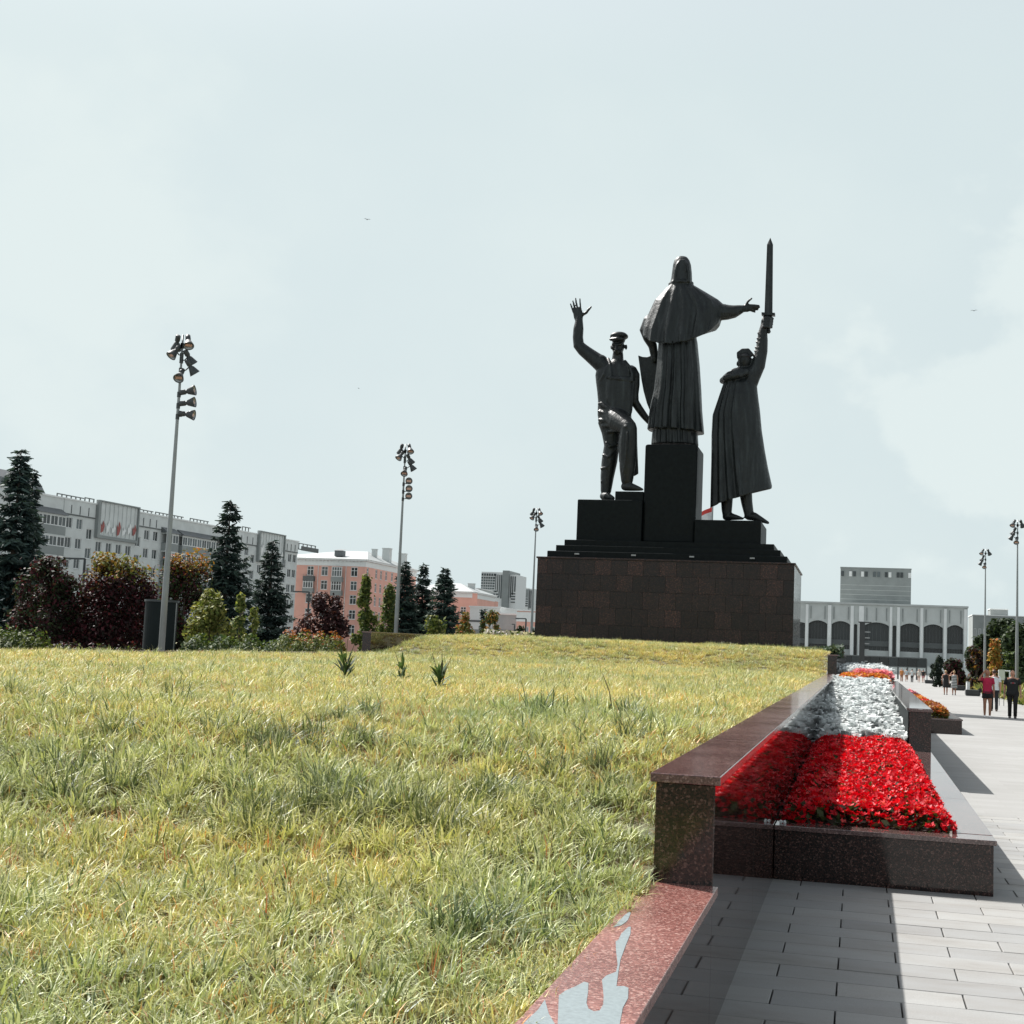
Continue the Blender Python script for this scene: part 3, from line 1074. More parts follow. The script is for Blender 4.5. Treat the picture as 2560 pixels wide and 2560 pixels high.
# neck and head with a face
mb.tube([S4(520, 470, .05), S4(522, 410, .02), S4(525, 350, 0)], [82 * K4, 62 * K4, 56 * K4], 16)
mb.ball(S4(525, 275, .02), 66 * K4, 82 * K4, 98 * K4, 20, 14)
mb.ball(S4(522, 335, -.16), 46 * K4, 44 * K4, 40 * K4, 14, 9)
mb.tube([S4(512, 262, -.36), S4(508, 290, -.42), S4(506, 312, -.46)], [11 * K4, 14 * K4, 17 * K4], 8)
mb.tube([S4(468, 252, -.30), S4(508, 258, -.36), S4(560, 254, -.28)], 12 * K4, 8)
mb.tube([S4(482, 334, -.36), S4(510, 327, -.42), S4(540, 334, -.35)], 11 * K4, 8)
mb.tube([S4(490, 352, -.36), S4(530, 352, -.36)], 9 * K4, 8)
mb.ball(S4(472, 292, -.24), 20 * K4, 20 * K4, 22 * K4)
mb.ball(S4(558, 292, -.20), 20 * K4, 20 * K4, 22 * K4)
mb.ball(S4(610, 285, .05), 14 * K4, 22 * K4, 30 * K4)
mb.ball(S4(455, 285, .08), 10 * K4, 20 * K4, 26 * K4)
# cap with band and peak
robe(mb, [(228, 464, 228, 594, 74, 0), (198, 456, 198, 602, 78, 0), (184, 442, 184, 628, 96, 0), (164, 446, 162, 632, 99, 0), (144, 470, 140, 608, 82, 0), (131, 508, 130, 572, 40, 0)], S4, K4, n=40, levels=24)
mb.tube([S4(450, 205, -.28), S4(515, 200, -.46), S4(580, 204, -.36)], [16 * K4, 24 * K4, 16 * K4], 10, flat=1.6, flat_axis=(0, 1, 0))
# raised arm
mb.tube([S4(390, 500, .05), S4(320, 440, 0), S4(240, 378, -.02), S4(160, 315, -.05), S4(112, 262, -.06), S4(104, 180, -.08), S4(110, 90, -.10), S4(116, 10, -.10), S4(114, -20, -.10)],
        [92 * K4, 84 * K4, 74 * K4, 66 * K4, 60 * K4, 56 * K4, 55 * K4, 42 * K4, 36 * K4], 18)
mb.ball(S4(335, 440, 0), 88 * K4, 85 * K4, 80 * K4)
mb.tube([S1(212, 758, -.4), S1(206, 722, -.4), S1(200, 682, -.4)], [30 * K1, 39 * K1, 38 * K1], 12, flat=.45, flat_axis=(0, 1, 0))
finger(mb, S1, K1, [(168, 690, -.40), (155, 655, -.43), (144, 622, -.42)], 8.5)
finger(mb, S1, K1, [(182, 672, -.40), (171, 632, -.44), (162, 598, -.43)], 8.5)
finger(mb, S1, K1, [(202, 668, -.40), (191, 620, -.44), (183, 576, -.43)], 8.5)
finger(mb, S1, K1, [(224, 672, -.40), (220, 626, -.43), (217, 582, -.42)], 8.5)
finger(mb, S1, K1, [(228, 712, -.40), (268, 690, -.45), (288, 664, -.46), (304, 646, -.45)], 14)
# lowered arm
mb.tube([S4(660, 540, .1), S4(700, 590, .12), S4(708, 680, .16), S4(698, 780, .22), S4(700, 860, .30), S4(745, 930, .38), S4(800, 1005, .45), S4(848, 1062, .5), S4(872, 1090, .5)],
        [70 * K4, 58 * K4, 46 * K4, 44 * K4, 46 * K4, 42 * K4, 38 * K4, 32 * K4, 26 * K4], 16)
# trousers: standing leg, raised thigh and shin
mb.tube([S4(430, 1060, .05), S4(455, 1180, .05), S4(460, 1320, .05), S4(436, 1480, .1), S4(412, 1640, .12), S4(398, 1800, .12)], [118 * K4, 102 * K4, 82 * K4, 84 * K4, 72 * K4, 56 * K4], 18)
mb.tube([S4(470, 1010, 0), S4(545, 1070, -.5), S4(640, 1130, -1.05)], [140 * K4, 122 * K4, 84 * K4], 18)
mb.tube([S4(640, 1130, -1.05), S4(632, 1250, -.95), S4(628, 1420, -.85), S4(622, 1560, -.78), S4(620, 1690, -.72)], [84 * K4, 94 * K4, 90 * K4, 80 * K4, 62 * K4], 18)
mb.tube([S4(600, 1748, -.70), S4(660, 1752, -.80), S4(730, 1768, -.9), S4(780, 1780, -.95)], [46 * K4, 44 * K4, 28 * K4, 14 * K4], 12)
mb.tube([S4(375, 1850, .1), S4(410, 1852, -.15), S4(470, 1872, -.3)], [44 * K4, 44 * K4, 24 * K4], 12)
for pts, r in (([(330, 880, -.38), (420, 930, -.50), (520, 990, -.62), (600, 1060, -.95)], 20), ([(325, 960, -.32), (400, 985, -.52), (500, 1020, -.72), (590, 1050, -1.02)], 17),
               ([(330, 1050, -.32), (420, 1055, -.60), (520, 1062, -.95), (600, 1090, -1.25)], 18), ([(360, 1110, -.32), (440, 1110, -.62), (530, 1100, -1.0), (610, 1120, -1.38)], 16),
               ([(420, 1170, -.38), (500, 1160, -.72), (580, 1140, -1.15)], 18), ([(400, 1290, -.28), (440, 1330, -.36), (520, 1300, -.20)], 14), ([(370, 1420, -.15), (420, 1440, -.28), (510, 1350, -.15)], 15),
               ([(350, 1560, -.10), (400, 1550, -.22), (480, 1450, -.12)], 14), ([(350, 1700, -.05), (400, 1660, -.15), (470, 1580, -.05)], 13),
               ([(626, 1180, -1.45), (618, 1350, -1.32), (608, 1480, -1.18), (585, 1600, -1.05)], 13), ([(560, 1230, -1.0), (545, 1330, -.98), (548, 1480, -.9)], 16)):
    mb.tube([S4(x, y, d) for x, y, d in pts], r * K4, 7)
fl = [(680, 1180), (722, 1200), (728, 1400), (737, 1612), (688, 1640), (670, 1500)]
mb.plate([S4(x, y, -.15) for x, y in reversed(fl)], (0, .14, 0))
base = Vector(worker.location)
me = remeshed(mb, 'worker_figure', .034, 2, M['bronze'])
me.transform(Matrix.Translation(-base))
link_mesh('worker_figure', me, None, worker)

# ================================================================== floodlight masts
M['mast'] = plain('galvanised mast', (0.27, 0.285, 0.285), 0.45, metal=0.5, var=0.1, scale=2)
M['lamp_dark'] = plain('dark grey lamp housing', (0.055, 0.062, 0.064), 0.5, metal=0.3, var=0.15, scale=8)
M['lens'] = plain('amber lamp glass', (0.55, 0.33, 0.24), 0.15, var=0.1, scale=20)
M['reflector'] = plain('bright lamp reflector', (0.32, 0.33, 0.33), 0.35, metal=0.6)

mb = MB()
nseg = 18


def lathe(mb, prof, n=nseg, mi=0, caps=False):
    mb.rings([[Vector((r * math.cos(2 * math.pi * k / n), r * math.sin(2 * math.pi * k / n), z)) for k in range(n)] for r, z in prof], mi, caps)


lathe(mb, [(.001, .20), (.060, .20), (.078, .18), (.080, .02), (.060, .0), (.060, -.04), (.085, -.06), (.160, -.27), (.163, -.285), (.150, -.285), (.078, -.07), (.001, -.065)])
flood_me = mb.mesh('floodlight', M['lamp_dark'], True)
mb = MB().box(-.10, .10, -.045, .045, -.25, -.235)
lens_me = mb.mesh('lamp_glass', M['lens'])
mb = MB()
lathe(mb, [(.001, -.10), (.07, -.11), (.135, -.255), (.148, -.27)])
refl_me = mb.mesh('reflector', M['reflector'], True)

MY = 36.8


def c8(x, y):
    return at(400 + x / 7.43, 820 + y / 7.43, MY)


POLE_TOP = c8(397, 140).z
pole_x = lambda z: 0.0
HEADS = [((270, 250), (-.38, .50, -.80)), ((512, 245), (.38, -.50, -.80)), ((298, 430), (-.34, -.52, -.80)), ((472, 520), (.35, .50, -.80)), ((515, 705), (.46, .38, -.82)),
         ((392, 865), (.12, -.70, -.72)), ((450, 1192), (.94, .16, .20)), ((450, 1402), (.95, .16, .14)), ((440, 1604), (.97, .16, -.10))]


def mast(label, loc, heads, height_scale=1.0, mirror=1):
    t = thing('floodlight_mast', label, 'lamp post', loc, 0, 'tall floodlight masts')
    top = POLE_TOP * height_scale
    mb = MB()
    lathe(mb, [(.100, 0), (.092, 3.2), (.066, 5.6), (.048, top - 2.5), (.034, top - .9), (.028, top)], 12, caps=True)
    mb.build('pole', M['mast'], t, smooth=True)
    mb = MB()
    lathe(mb, [(.20, 0), (.20, .03), (.12, .05), (.11, .30)], 12, caps=True)
    mb.build('base_flange', M['mast'], t)
    for (hx, hy), d in heads:
        q = c8(hx, hy)
        axis_x = c8(397 - (hy - 140) * .0597, hy).x
        p_ = Vector(((q.x - axis_x) * mirror, 0, q.z - POLE_TOP + top))
        d = Vector((d[0] * mirror, d[1], d[2])).normalized()
        p_.y = d.y * .14
        rot = d.to_track_quat('-Z', 'Y').to_matrix().to_4x4()
        o = link_mesh('floodlight', flood_me, None, t)
        o.matrix_local = Matrix.Translation(p_) @ rot
        link_mesh('lamp_glass', lens_me, None, o)
        link_mesh('reflector', refl_me, None, o)
        mb = MB()
        zb = p_.z - .10 if abs(d.z) > .5 else p_.z - .03
        mb.tube([(0, 0, zb - .05), (p_.x * .55, p_.y * .5, zb - .04), (p_.x, p_.y, p_.z - .02)], .020, 6)
        mb.cyl((0, 0, zb - .14), .058, .058, .16, 10)
        mb.build('bracket', M['lamp_dark'], t)
    return t


XM = -20.0
left_labels = ['nearest floodlight mast, rising in front of the long grey apartment block', 'middle floodlight mast standing before the dark spruces', 'far floodlight mast just left of the monument pedestal']
for i, px in enumerate((412, 994, 1332)):
    dirn = at(px, 1500, 1.0)
    Y = XM / dirn.x
    hs = HEADS if i < 2 else HEADS[:6]
    if i == 1:
        hs = HEADS[:6] + [((h[0][0] + 20, h[0][1]), (.45, -.85, .05)) for h in HEADS[6:]]
    mast(left_labels[i], (XM, Y, 0), hs, 1.0)
XR = 9.1
for i, (px, lab) in enumerate(((2543, 'rightmost floodlight mast at the edge of the picture'), (2463, 'floodlight mast behind the walkers, second from the right edge'))):
    Y = XR / at(px, 1500, 1.0).x
    mast(lab, (XR, Y, 0), [HEADS[0], HEADS[1], HEADS[5], HEADS[3], HEADS[4]], 1.0, mirror=-1)

# ------------------------------------------------------------------ dark street lamps with one flat arm
def arm_lamp(label, px, Y, top_py, arm_px):
    b_ = at(px, 1600, Y)
    top = at(px, top_py, Y).z
    al = at(arm_px, 1600, Y).x - b_.x
    t = thing('street_lamp', label, 'street lamp', (b_.x, Y, 0), 0, 'dark street lamps with flat arms')
    mb = MB()
    mb.tube([(0, 0, 0), (0, 0, top)], [.085, .07], 8, round_ends=False)
    mb.build('post', M['lamp_dark'], t)
    mb = MB()
    mb.box(min(0, al), max(0, al), -.05, .05, top - .04, top + .05)
    mb.build('arm', M['lamp_dark'], t)
    mb = MB()
    mb.box(al - .28, al + .28, -.10, .10, top - .075, top - .03)
    mb.build('lamp_head', M['reflector'], t)
    return t


arm_lamp('dark arm street lamp among the purple trees on the left', 197, 66, 1397, 148)
arm_lamp('dark arm street lamp before the pink house corner', 766, 92, 1480, 727)
arm_lamp('dark arm street lamp before the low pink building by the pedestal', 1313, 110, 1547, 1287)
t = arm_lamp('short dark street lamp beside the second spruce', 706, 84, 1484, 716)
t2 = arm_lamp('small dark street lamp before the white low building', 1285, 120, 1561, 1278)

# ------------------------------------------------------------------ dark advertising column behind the nearest mast
Yc = 46.0
a, b_ = at(365, 1555, Yc), at(438, 1555, Yc)
rad = (b_.x - a.x) / 2
t = thing('advertising_column', 'dark glossy round column behind the nearest mast', 'column', ((a.x + b_.x) / 2, Yc, 0))
top = at(400, 1500, Yc).z
M['column_dark'] = plain('dark column skin', (0.010, 0.015, 0.0155), 0.6, var=0.15, spec=0.15)
mb = MB()
lathe(mb, [(rad, .25), (rad, top - .08)], 32, caps=True)
mb.build('drum', M['column_dark'], t, smooth=False)
mb = MB()
lathe(mb, [(rad + .04, top - .08), (rad + .04, top)], 32, caps=True)
mb.build('cap', M['lamp_dark'], t)
mb = MB()
lathe(mb, [(rad + .03, 0), (rad + .03, .25)], 32, caps=True)
mb.build('base', M['lamp_dark'], t)
for s_ in (-1, 1):
    MB().box(s_ * rad - .012, s_ * rad + .012, -.03, .03, .25, top - .09).build('edge_strip', M['reflector'], t)

# ------------------------------------------------------------------ flag behind the pedestal
t = thing('flag', 'red and white flag on a pole showing behind the soldier statue', 'flag', (at(1778, 1400, 86).x, 86, 0))
px = at(1778, 1400, 86).x
mb = MB()
mb.tube([(0, 0, 0), (0, 0, at(1778, 1262, 86).z)], [.06, .045], 8)
mb.build('pole', M['mast'], t)
M['flag_red'] = plain('red flag cloth', (0.60, 0.06, 0.05), 0.8)
M['flag_white'] = plain('white flag cloth', (0.70, 0.71, 0.72), 0.8)
mb = MB()
gx = 10
z_t, z_b = at(1778, 1267, 86).z, at(1778, 1312, 86).z
V = [[Vector((-i / gx * 1.05, .10 * math.sin(i * .9 + j * .3), z_t - (z_t - z_b) * j / 4 - .55 * (i / gx) ** 1.2 * (1 - .2 * j / 4))) for j in range(5)] for i in range(gx + 1)]
for i in range(gx):
    for j in range(4):
        mb.add([V[i][j], V[i + 1][j], V[i + 1][j + 1], V[i][j + 1]], [(0, 1, 2, 3)], 0 if j < 1 else 1)
mb.build('flag_cloth', [M['flag_red'], M['flag_white']], t, smooth=True)

# ================================================================== buildings
M['grey_render'] = plain('grey panel render', (0.55, 0.575, 0.565), 0.85, var=0.10, scale=.5)
M['grey_dark'] = plain('dark grey trim', (0.11, 0.12, 0.12), 0.7, var=0.1)
M['white_trim'] = plain('white trim', (0.68, 0.695, 0.685), 0.6, var=0.05)
M['pink_render'] = plain('salmon pink render', (0.68, 0.37, 0.30), 0.85, var=0.08, scale=.4)
M['roof_tin'] = plain('pale tin roof', (0.33, 0.35, 0.35), 0.5, metal=0.3, var=0.08, scale=.5)
M['roof_dark'] = plain('dark tin roof', (0.13, 0.14, 0.145), 0.55, metal=0.2, var=0.1)
M['stone'] = plain('pale theatre stone', (0.46, 0.485, 0.475), 0.8, var=0.09, scale=.35, rnd=0.05)
M['stone_dark'] = plain('grey theatre tower cladding', (0.24, 0.26, 0.255), 0.8, var=0.14, scale=.25)


def glass_material(name, col, rough=.08):
    m, nt, b = new_mat(name)
    oi = N(nt, 'ShaderNodeObjectInfo')
    c = ramp(nt, oi.outputs['Random'], [(0.0, tuple(x * .55 for x in col)), (0.6, col), (1.0, tuple(min(1, x * 2.4) for x in col))])
    nt.links.new(c, b.inputs['Base Color'])
    b.inputs['Roughness'].default_value = rough
    b.inputs['Specular IOR Level'].default_value = 0.6
    return m


M['pane'] = glass_material('window glass', (0.040, 0.048, 0.050))
M['pane_dark'] = glass_material('dark theatre glass', (0.012, 0.016, 0.017), .25)
M['stone_light'] = plain('white theatre pilaster stone', (0.72, 0.74, 0.73), 0.8, var=0.06, scale=.35)


def wall_grid(mb, W, H, holes, reveal=.25, z0=0.0, u0=0.0, arch=None, mi=0):
    """a wall in the xz plane (front at y = 0) with real openings and reveals; holes are (u0,u1,z0,z1)"""
    us = sorted(set([u0, u0 + W] + [h[0] for h in holes] + [h[1] for h in holes]))
    zs = sorted(set([z0, z0 + H] + [h[2] for h in holes] + [h[3] for h in holes]))
    hs = [(round(h[0], 4), round(h[1], 4), round(h[2], 4), round(h[3], 4)) for h in holes]
    for i in range(len(us) - 1):
        for j in range(len(zs) - 1):
            um, zm = (us[i] + us[i + 1]) / 2, (zs[j] + zs[j + 1]) / 2
            if any(h[0] < um < h[1] and h[2] < zm < h[3] for h in hs):
                continue
            mb.add([(us[i], 0, zs[j]), (us[i + 1], 0, zs[j]), (us[i + 1], 0, zs[j + 1]), (us[i], 0, zs[j + 1])], [(0, 1, 2, 3)], mi)
    r = reveal
    for a, b_, c, d in holes:
        mb.add([(a, 0, c), (b_, 0, c), (b_, r, c), (a, r, c)], [(0, 1, 2, 3)], mi)
        mb.add([(a, 0, d), (a, r, d), (b_, r, d), (b_, 0, d)], [(0, 1, 2, 3)], mi)
        mb.add([(a, 0, c), (a, r, c), (a, r, d), (a, 0, d)], [(0, 1, 2, 3)], mi)
        mb.add([(b_, 0, c), (b_, 0, d), (b_, r, d), (b_, r, c)], [(0, 1, 2, 3)], mi)


win_cache = {}


def window(parent, u0, u1, z0, z1, y=.14, mull=1, trans=0, sill=True, frame=None, fw=.09, T=None):
    """one window: a frame with mullions, its pane a sub-part; stands in an opening"""
    w, h = round(u1 - u0, 3), round(z1 - z0, 3)
    fm = frame or M['white_trim']
    key = (w, h, mull, trans, sill, fm.name, fw)
    if key not in win_cache:
        mb = MB()
        mb.box(0, fw, -.04, .04, 0, h).box(w - fw, w, -.04, .04, 0, h).box(fw, w - fw, -.04, .04, 0, fw).box(fw, w - fw, -.04, .04, h - fw, h)
        for k in range(mull):
            x = w * (k + 1) / (mull + 1)
            mb.box(x - fw * .45, x + fw * .45, -.035, .035, fw, h - fw)
        for k in range(trans):
            z = h * (k + 1) / (trans + 1) * 1.25 if trans == 1 else h * (k + 1) / (trans + 1)
            mb.box(fw, w - fw, -.03, .03, z - fw * .4, z + fw * .4)
        if sill:
            mb.box(-.06, w + .06, -.24, .0, -.07, -.005)
        win_cache[key] = (mb.mesh('window', fm), MB().box(.02, w - .02, .012, .03, .02, h - .02).mesh('pane', M['pane']))
    fme, pme = win_cache[key]
    o = link_mesh('window', fme, None, parent, (u0, y, z0))
    if T is not None:
        o.matrix_local = T @ Matrix.Translation((u0, y, z0))
    link_mesh('pane', pme, None, o)
    return o


# ------------------------------------------------------------------ the long grey apartment block
A, B = Vector((-116.5, 170.6, 0)), Vector((-108.9, 252.3, 0))
tv = (B - A).normalized()
apt = thing('apartment_block', 'long grey apartment block with small windows behind the trees on the left', 'building', tuple(A), math.atan2(tv.y, tv.x))
LB = (B - A).length
ROOF = 21.4
cols_full = [10.75, 13.2, 30.7, 33.2, 60.0, 62.5, 79.05, 81.3 - .35]
cols_low = [18.2, 20.8, 23.35, 25.9, 67.4, 69.9, 72.4, 74.6]
cols_half = [15.7, 28.3, 64.8, 76.8]
WW, WH = 1.42, 1.62
holes = []
for u in cols_full:
    holes += [(u - WW / 2, u + WW / 2, z - WH / 2, z + WH / 2) for z in (18, 15, 12, 9, 6, 3)]
for u in cols_low:
    holes += [(u - WW / 2, u + WW / 2, z - WH / 2, z + WH / 2) for z in (15, 12, 9, 6)]
for u in cols_half:
    holes += [(u - WW / 2, u + WW / 2, z - WH / 2, z + WH / 2) for z in (16.7, 13.75, 10.8, 7.8)]
mb = MB()
wall_grid(mb, LB + 14, ROOF, holes, .22, u0=-14.0)
mb.add([(-14, 12, 0), (LB, 12, 0), (LB, 12, ROOF), (-14, 12, ROOF), (LB, 0, 0), (LB, 0, ROOF), (-14, 0, 0), (-14, 0, ROOF)], [(0, 3, 2, 1), (1, 2, 5, 4), (7, 5, 2, 3), (0, 6, 7, 3)])
mb.build('wall', M['grey_render'], apt)
for h in holes:
    window(apt, *h, y=.14)
# raised attic panels with short vertical fins over the window bays
for (ua, ub) in ((9.2, 16.7), (27.9, 34.5), (58.6, 65.9), (76.2, 82.0)):
    mb = MB()
    mb.box(ua, ub, -.10, .0, 19.35, 21.62)
    mb.build('attic_panel', M['grey_render'], apt)
    MB().box(ua, ub, -.16, -.002, 19.15, 19.33).build('attic_ledge', M['grey_dark'], apt)
    n = max(3, int((ub - ua) / 2))
    for k in range(n):
        u = ua + (ub - ua) * (k + .8) / (n + .6)
        MB().box(u - .05, u + .05, -.19, -.102, 19.4, 20.7).build('fin', M['grey_dark'], apt)
MB().box(-14, LB + .2, -.22, .1, 21.42, 21.62).build('cornice', M['white_trim'], apt)
# framed feature panels with painted banners in relief
for (ua, ub, col) in ((16.9, 27.6, 1), (66.0, 76.0, 0)):
    f = MB()
    f.box(ua, ub, -.6, -.002, 16.3, 16.75).box(ua, ua + .45, -.6, -.002, 16.752, 22.0).box(ub - .3, ub, -.6, -.002, 16.752, 22.0).box(ua, ub, -.65, -.002, 22.002, 22.2)
    fo = f.build('feature_frame', M['stone_dark'], apt)
    back = MB().box(ua + .46, ub - .31, -.30, -.004, 16.76, 21.99).build('relief_panel', M['grey_render'], apt)
    n = 9
    for k in range(n):
        u = ua + .9 + (ub - ua - 1.8) * k / (n - 1)
        MB().box(u - .06, u + .06, -.42, -.302, 16.9, 21.9).build('rib', M['grey_render'], back)
    rr = random.Random(2 + col)
    for k in range(7):
        u = ua + 1.0 + (ub - ua - 2.4) * k / 6
        zb, hh = 17.0 + rr.uniform(0, .5), rr.uniform(1.2, 2.6)
        ol = [(u, -.43, zb), (u + .55, -.43, zb + .3), (u + .9, -.43, zb + hh * .6), (u + .5, -.43, zb + hh), (u + .25, -.43, zb + hh * .55), (u - .1, -.43, zb + hh * .75)]
        MB().plate(ol, (0, -.05, 0)).build('relief_banner', M['white_trim'] if (k % 3 or not col) else plain('faded red banner', (.30, .10, .09), .8), back)
# glazed loggia bays with sloping dark canopies
for (ua, ub) in ((1.6, 8.6), (34.9, 38.4), (39.6, 57.6)):
    for z in (17.1, 14.1, 11.1, 8.1, 5.1):
        MB().box(ua, ub, -1.1, -.002, z - 1.3, z).build('balcony_parapet', M['stone_dark'], apt)
        n = max(2, int((ub - ua) / 1.5))
        for k in range(n):
            w = (ub - ua) / n
            wo = window(apt, ua + k * w + .02, ua + (k + 1) * w - .02, z + .01, z + 1.5, y=-1.02, mull=1, sill=False, fw=.11)
        MB().box(ua, ub, -1.1, -.002, z + 1.51, z + 1.69).build('balcony_slab', M['grey_render'], apt)
    zt = 18.8
    mb = MB()
    mb.add([(ua - .2, -1.5, zt), (ub + .2, -1.5, zt), (ub + .2, -.004, zt + .95), (ua - .2, -.004, zt + .95), (ua - .2, -.004, zt), (ub + .2, -.004, zt)], [(0, 1, 2, 3), (0, 4, 5, 1), (0, 3, 4), (1, 5, 2)])
    mb.build('canopy', M['roof_dark'], apt)
# roof clutter: dark railings, boxes and a mansard
for (ua, ub, h) in ((8.2, 14.6, .55), (14.8, 17.2, .7), (28, 33, .5), (33.6, 42, .55), (44, 50, .6), (56, 61, .6), (61.5, 64.5, .9), (68, 71, .5), (72, 75, .5)):
    r_ = MB().box(ua, ub, .6, .7, 21.64 + h - .16, 21.64 + h).build('roof_rail', M['grey_dark'], apt)
    k = ua
    while k < ub:
        MB().box(k, k + .16, .58, .72, 21.625, 21.64 + h - .162).build('rail_post', M['grey_dark'], r_)
        k += 1.1
mb = MB()
mb.rings([[(-9, 2, 21.63), (7.6, 2, 21.63), (7.6, 10, 21.63), (-9, 10, 21.63)], [(-9, 2.4, 23.3), (6.6, 2.4, 23.3), (6.6, 9.6, 23.3), (-9, 9.6, 23.3)], [(-9, 4, 24.6), (4.6, 4, 24.6), (4.6, 8.6, 24.6), (-9, 8.6, 24.6)]])
mb.build('mansard_roof', M['roof_dark'], apt)
MB().box(1.0, 3.2, 2.15, 2.5, 22.5, 23.1).build('skylight', M['white_trim'], apt)
# billboard frame cantilevered past the end of the roof
f = MB()
f.box(LB + .05, LB + 10.5, .9, 1.1, 20.1, 20.3).box(LB + .05, LB + 9.4, .9, 1.1, 21.3, 21.45)
for k in range(6):
    f.box(LB + .4 + k * 1.75, LB + .55 + k * 1.75, .92, 1.08, 20.302, 21.298)
f.box(LB + 3.0, LB + 10.5, .86, .898, 20.0, 20.9)
f.build('roof_sign_frame', M['grey_dark'], apt)

# ------------------------------------------------------------------ pink corner house
def pink_house(label, x0, x1, y0, y1, eave, cols, side_cols, rows, ridge, chimneys, group=None):
    t = thing('pink_house', label, 'house', (x0, y0, 0), 0, group)
    W, D = x1 - x0, y1 - y0
    holes = [(u - .75, u + .75, z - 1.0, z + .95) for u in cols for z in rows]
    mb = MB()
    wall_grid(mb, W, eave, holes, .2)
    mb.add([(0, 0, 0), (0, D, 0), (0, D, eave), (0, 0, eave), (W, D, 0), (W, D, eave)], [(0, 1, 2, 3), (1, 4, 5, 2)])
    mb.build('wall', M['pink_render'], t)
    for h in holes:
        window(t, *h, y=.12, mull=1, trans=1, fw=.12)
    sh = [(u - .6, u + .6, z - 1.0, z + .95) for u in side_cols for z in rows]
    mb = MB()
    wall_grid(mb, D, eave, sh, .2)
    o = mb.build('side_wall', M['pink_render'], t)
    T = Matrix.Translation((W, 0, 0)) @ Matrix.Rotation(math.pi / 2, 4, 'Z')
    o.matrix_local = T
    for h in sh:
        window(t, *h, mull=1, trans=1, fw=.12, y=.12, T=T)
    MB().box(-.5, W + .5, -.5, D + .5, eave + .002, eave + .35).build('cornice', M['white_trim'], t)
    MB().box(-.08, W + .08, -.08, D + .08, eave - 1.15, eave - .05).build('frieze', M['white_trim'], t)
    n = int(W / .8)
    for k in range(n):
        MB().box(W * (k + .3) / n, W * (k + .7) / n, -.30, -.082, eave - .34, eave - .052).build('dentil', M['white_trim'], t)
    rz_ = eave + .352
    hip = D / 2
    mb = MB()
    mb.add([(-.7, -.7, rz_), (W + .7, -.7, rz_), (W + .7, D + .7, rz_), (-.7, D + .7, rz_), (ridge[0], hip, rz_ + ridge[2]), (ridge[1], hip, rz_ + ridge[2])],
           [(0, 1, 5, 4), (1, 2, 5), (2, 3, 4, 5), (3, 0, 4), (0, 3, 2, 1)])
    roof = mb.build('roof', M['roof_tin'], t)
    for (cx, cy, cw, zb, zt) in chimneys:
        MB().box(cx, cx + cw, cy, cy + cw * .9, zb, zt).box(cx - .1, cx + cw + .1, cy - .1, cy + cw * .9 + .1, zt + .002, zt + .18).build('chimney', M['grey_render'], roof)
    return t, roof


rows = (16.6, 13.7, 10.8, 7.7, 4.6)
ph, roof = pink_house('salmon pink house with white cornice and pale tin roof behind the dark purple tree', -121.0, -99.6, 266.3, 300.0, 18.85,
                      [9.2, 12.4, 15.5, 19.0], [1.6, 6.9, 9.9, 13.2, 17.0, 21, 25], rows, (10, 15.5, 2.9),
                      [(18.2, 12.0, 1.0, 19.6, 22.2), (19.0, 16.5, 1.7, 19.4, 22.8), (19.5, 26, 1.6, 19.3, 22.4)])
mb = MB()
mb.box(13.1, 14.9, 3.2, 5.0, 20.0, 21.2)
mb.add([(12.9, 3.0, 21.202), (15.1, 3.0, 21.202), (15.1, 5.4, 21.6), (12.9, 5.4, 21.6)], [(0, 1, 2, 3)])
mb.build('dormer', M['roof_dark'], roof)
for (u, z) in ((9.2, 12.75), (15.5, 15.3), (15.5, 12.4), (9.2, 15.3)):
    glazed = not (u == 9.2 and z > 15)
    MB().box(u - 1.2, u + 1.2, -1.0, -.002, z - .95, z + .1).build('balcony', M['stone_dark'] if glazed else M['grey_dark'], ph)
    if glazed:
        window(ph, u - 1.15, u + 1.15, z + .12, z + 2.2, y=-.9, mull=3, trans=1, sill=False, fw=.13)
    else:
        for k in range(7):
            MB().box(u - 1.15 + k * .37, u - 1.10 + k * .37, -1.0, -.95, z + .102, z + .5).build('baluster', M['grey_dark'], ph)
for u in (11.0, 17.2):
    MB().tube([(u, -.08, .5), (u, -.08, 17.6)], .07, 6).build('drainpipe', M['white_trim'], ph)

p2a, p2b = at(1126, 1560, 330).x, at(1177, 1560, 330).x
pink_house('second salmon house with white sills beyond the last spruce', p2a - 12, p2b, 330, 352, at(1150, 1482, 330).z, [15.2, 18.6 - .6], [3, 8, 13, 18], (11.2, 6.9, 2.8), (6, 11, 2.6), [(13.5, 9, 1.6, 15.0, 18.4)])

# ------------------------------------------------------------------ striped high-rise and the blocks behind
def hx(px, Y):
    return at(px, 1540, Y).x


def z8(y, Y):
    return at(1230, 1380 + y / 8.05, Y).z


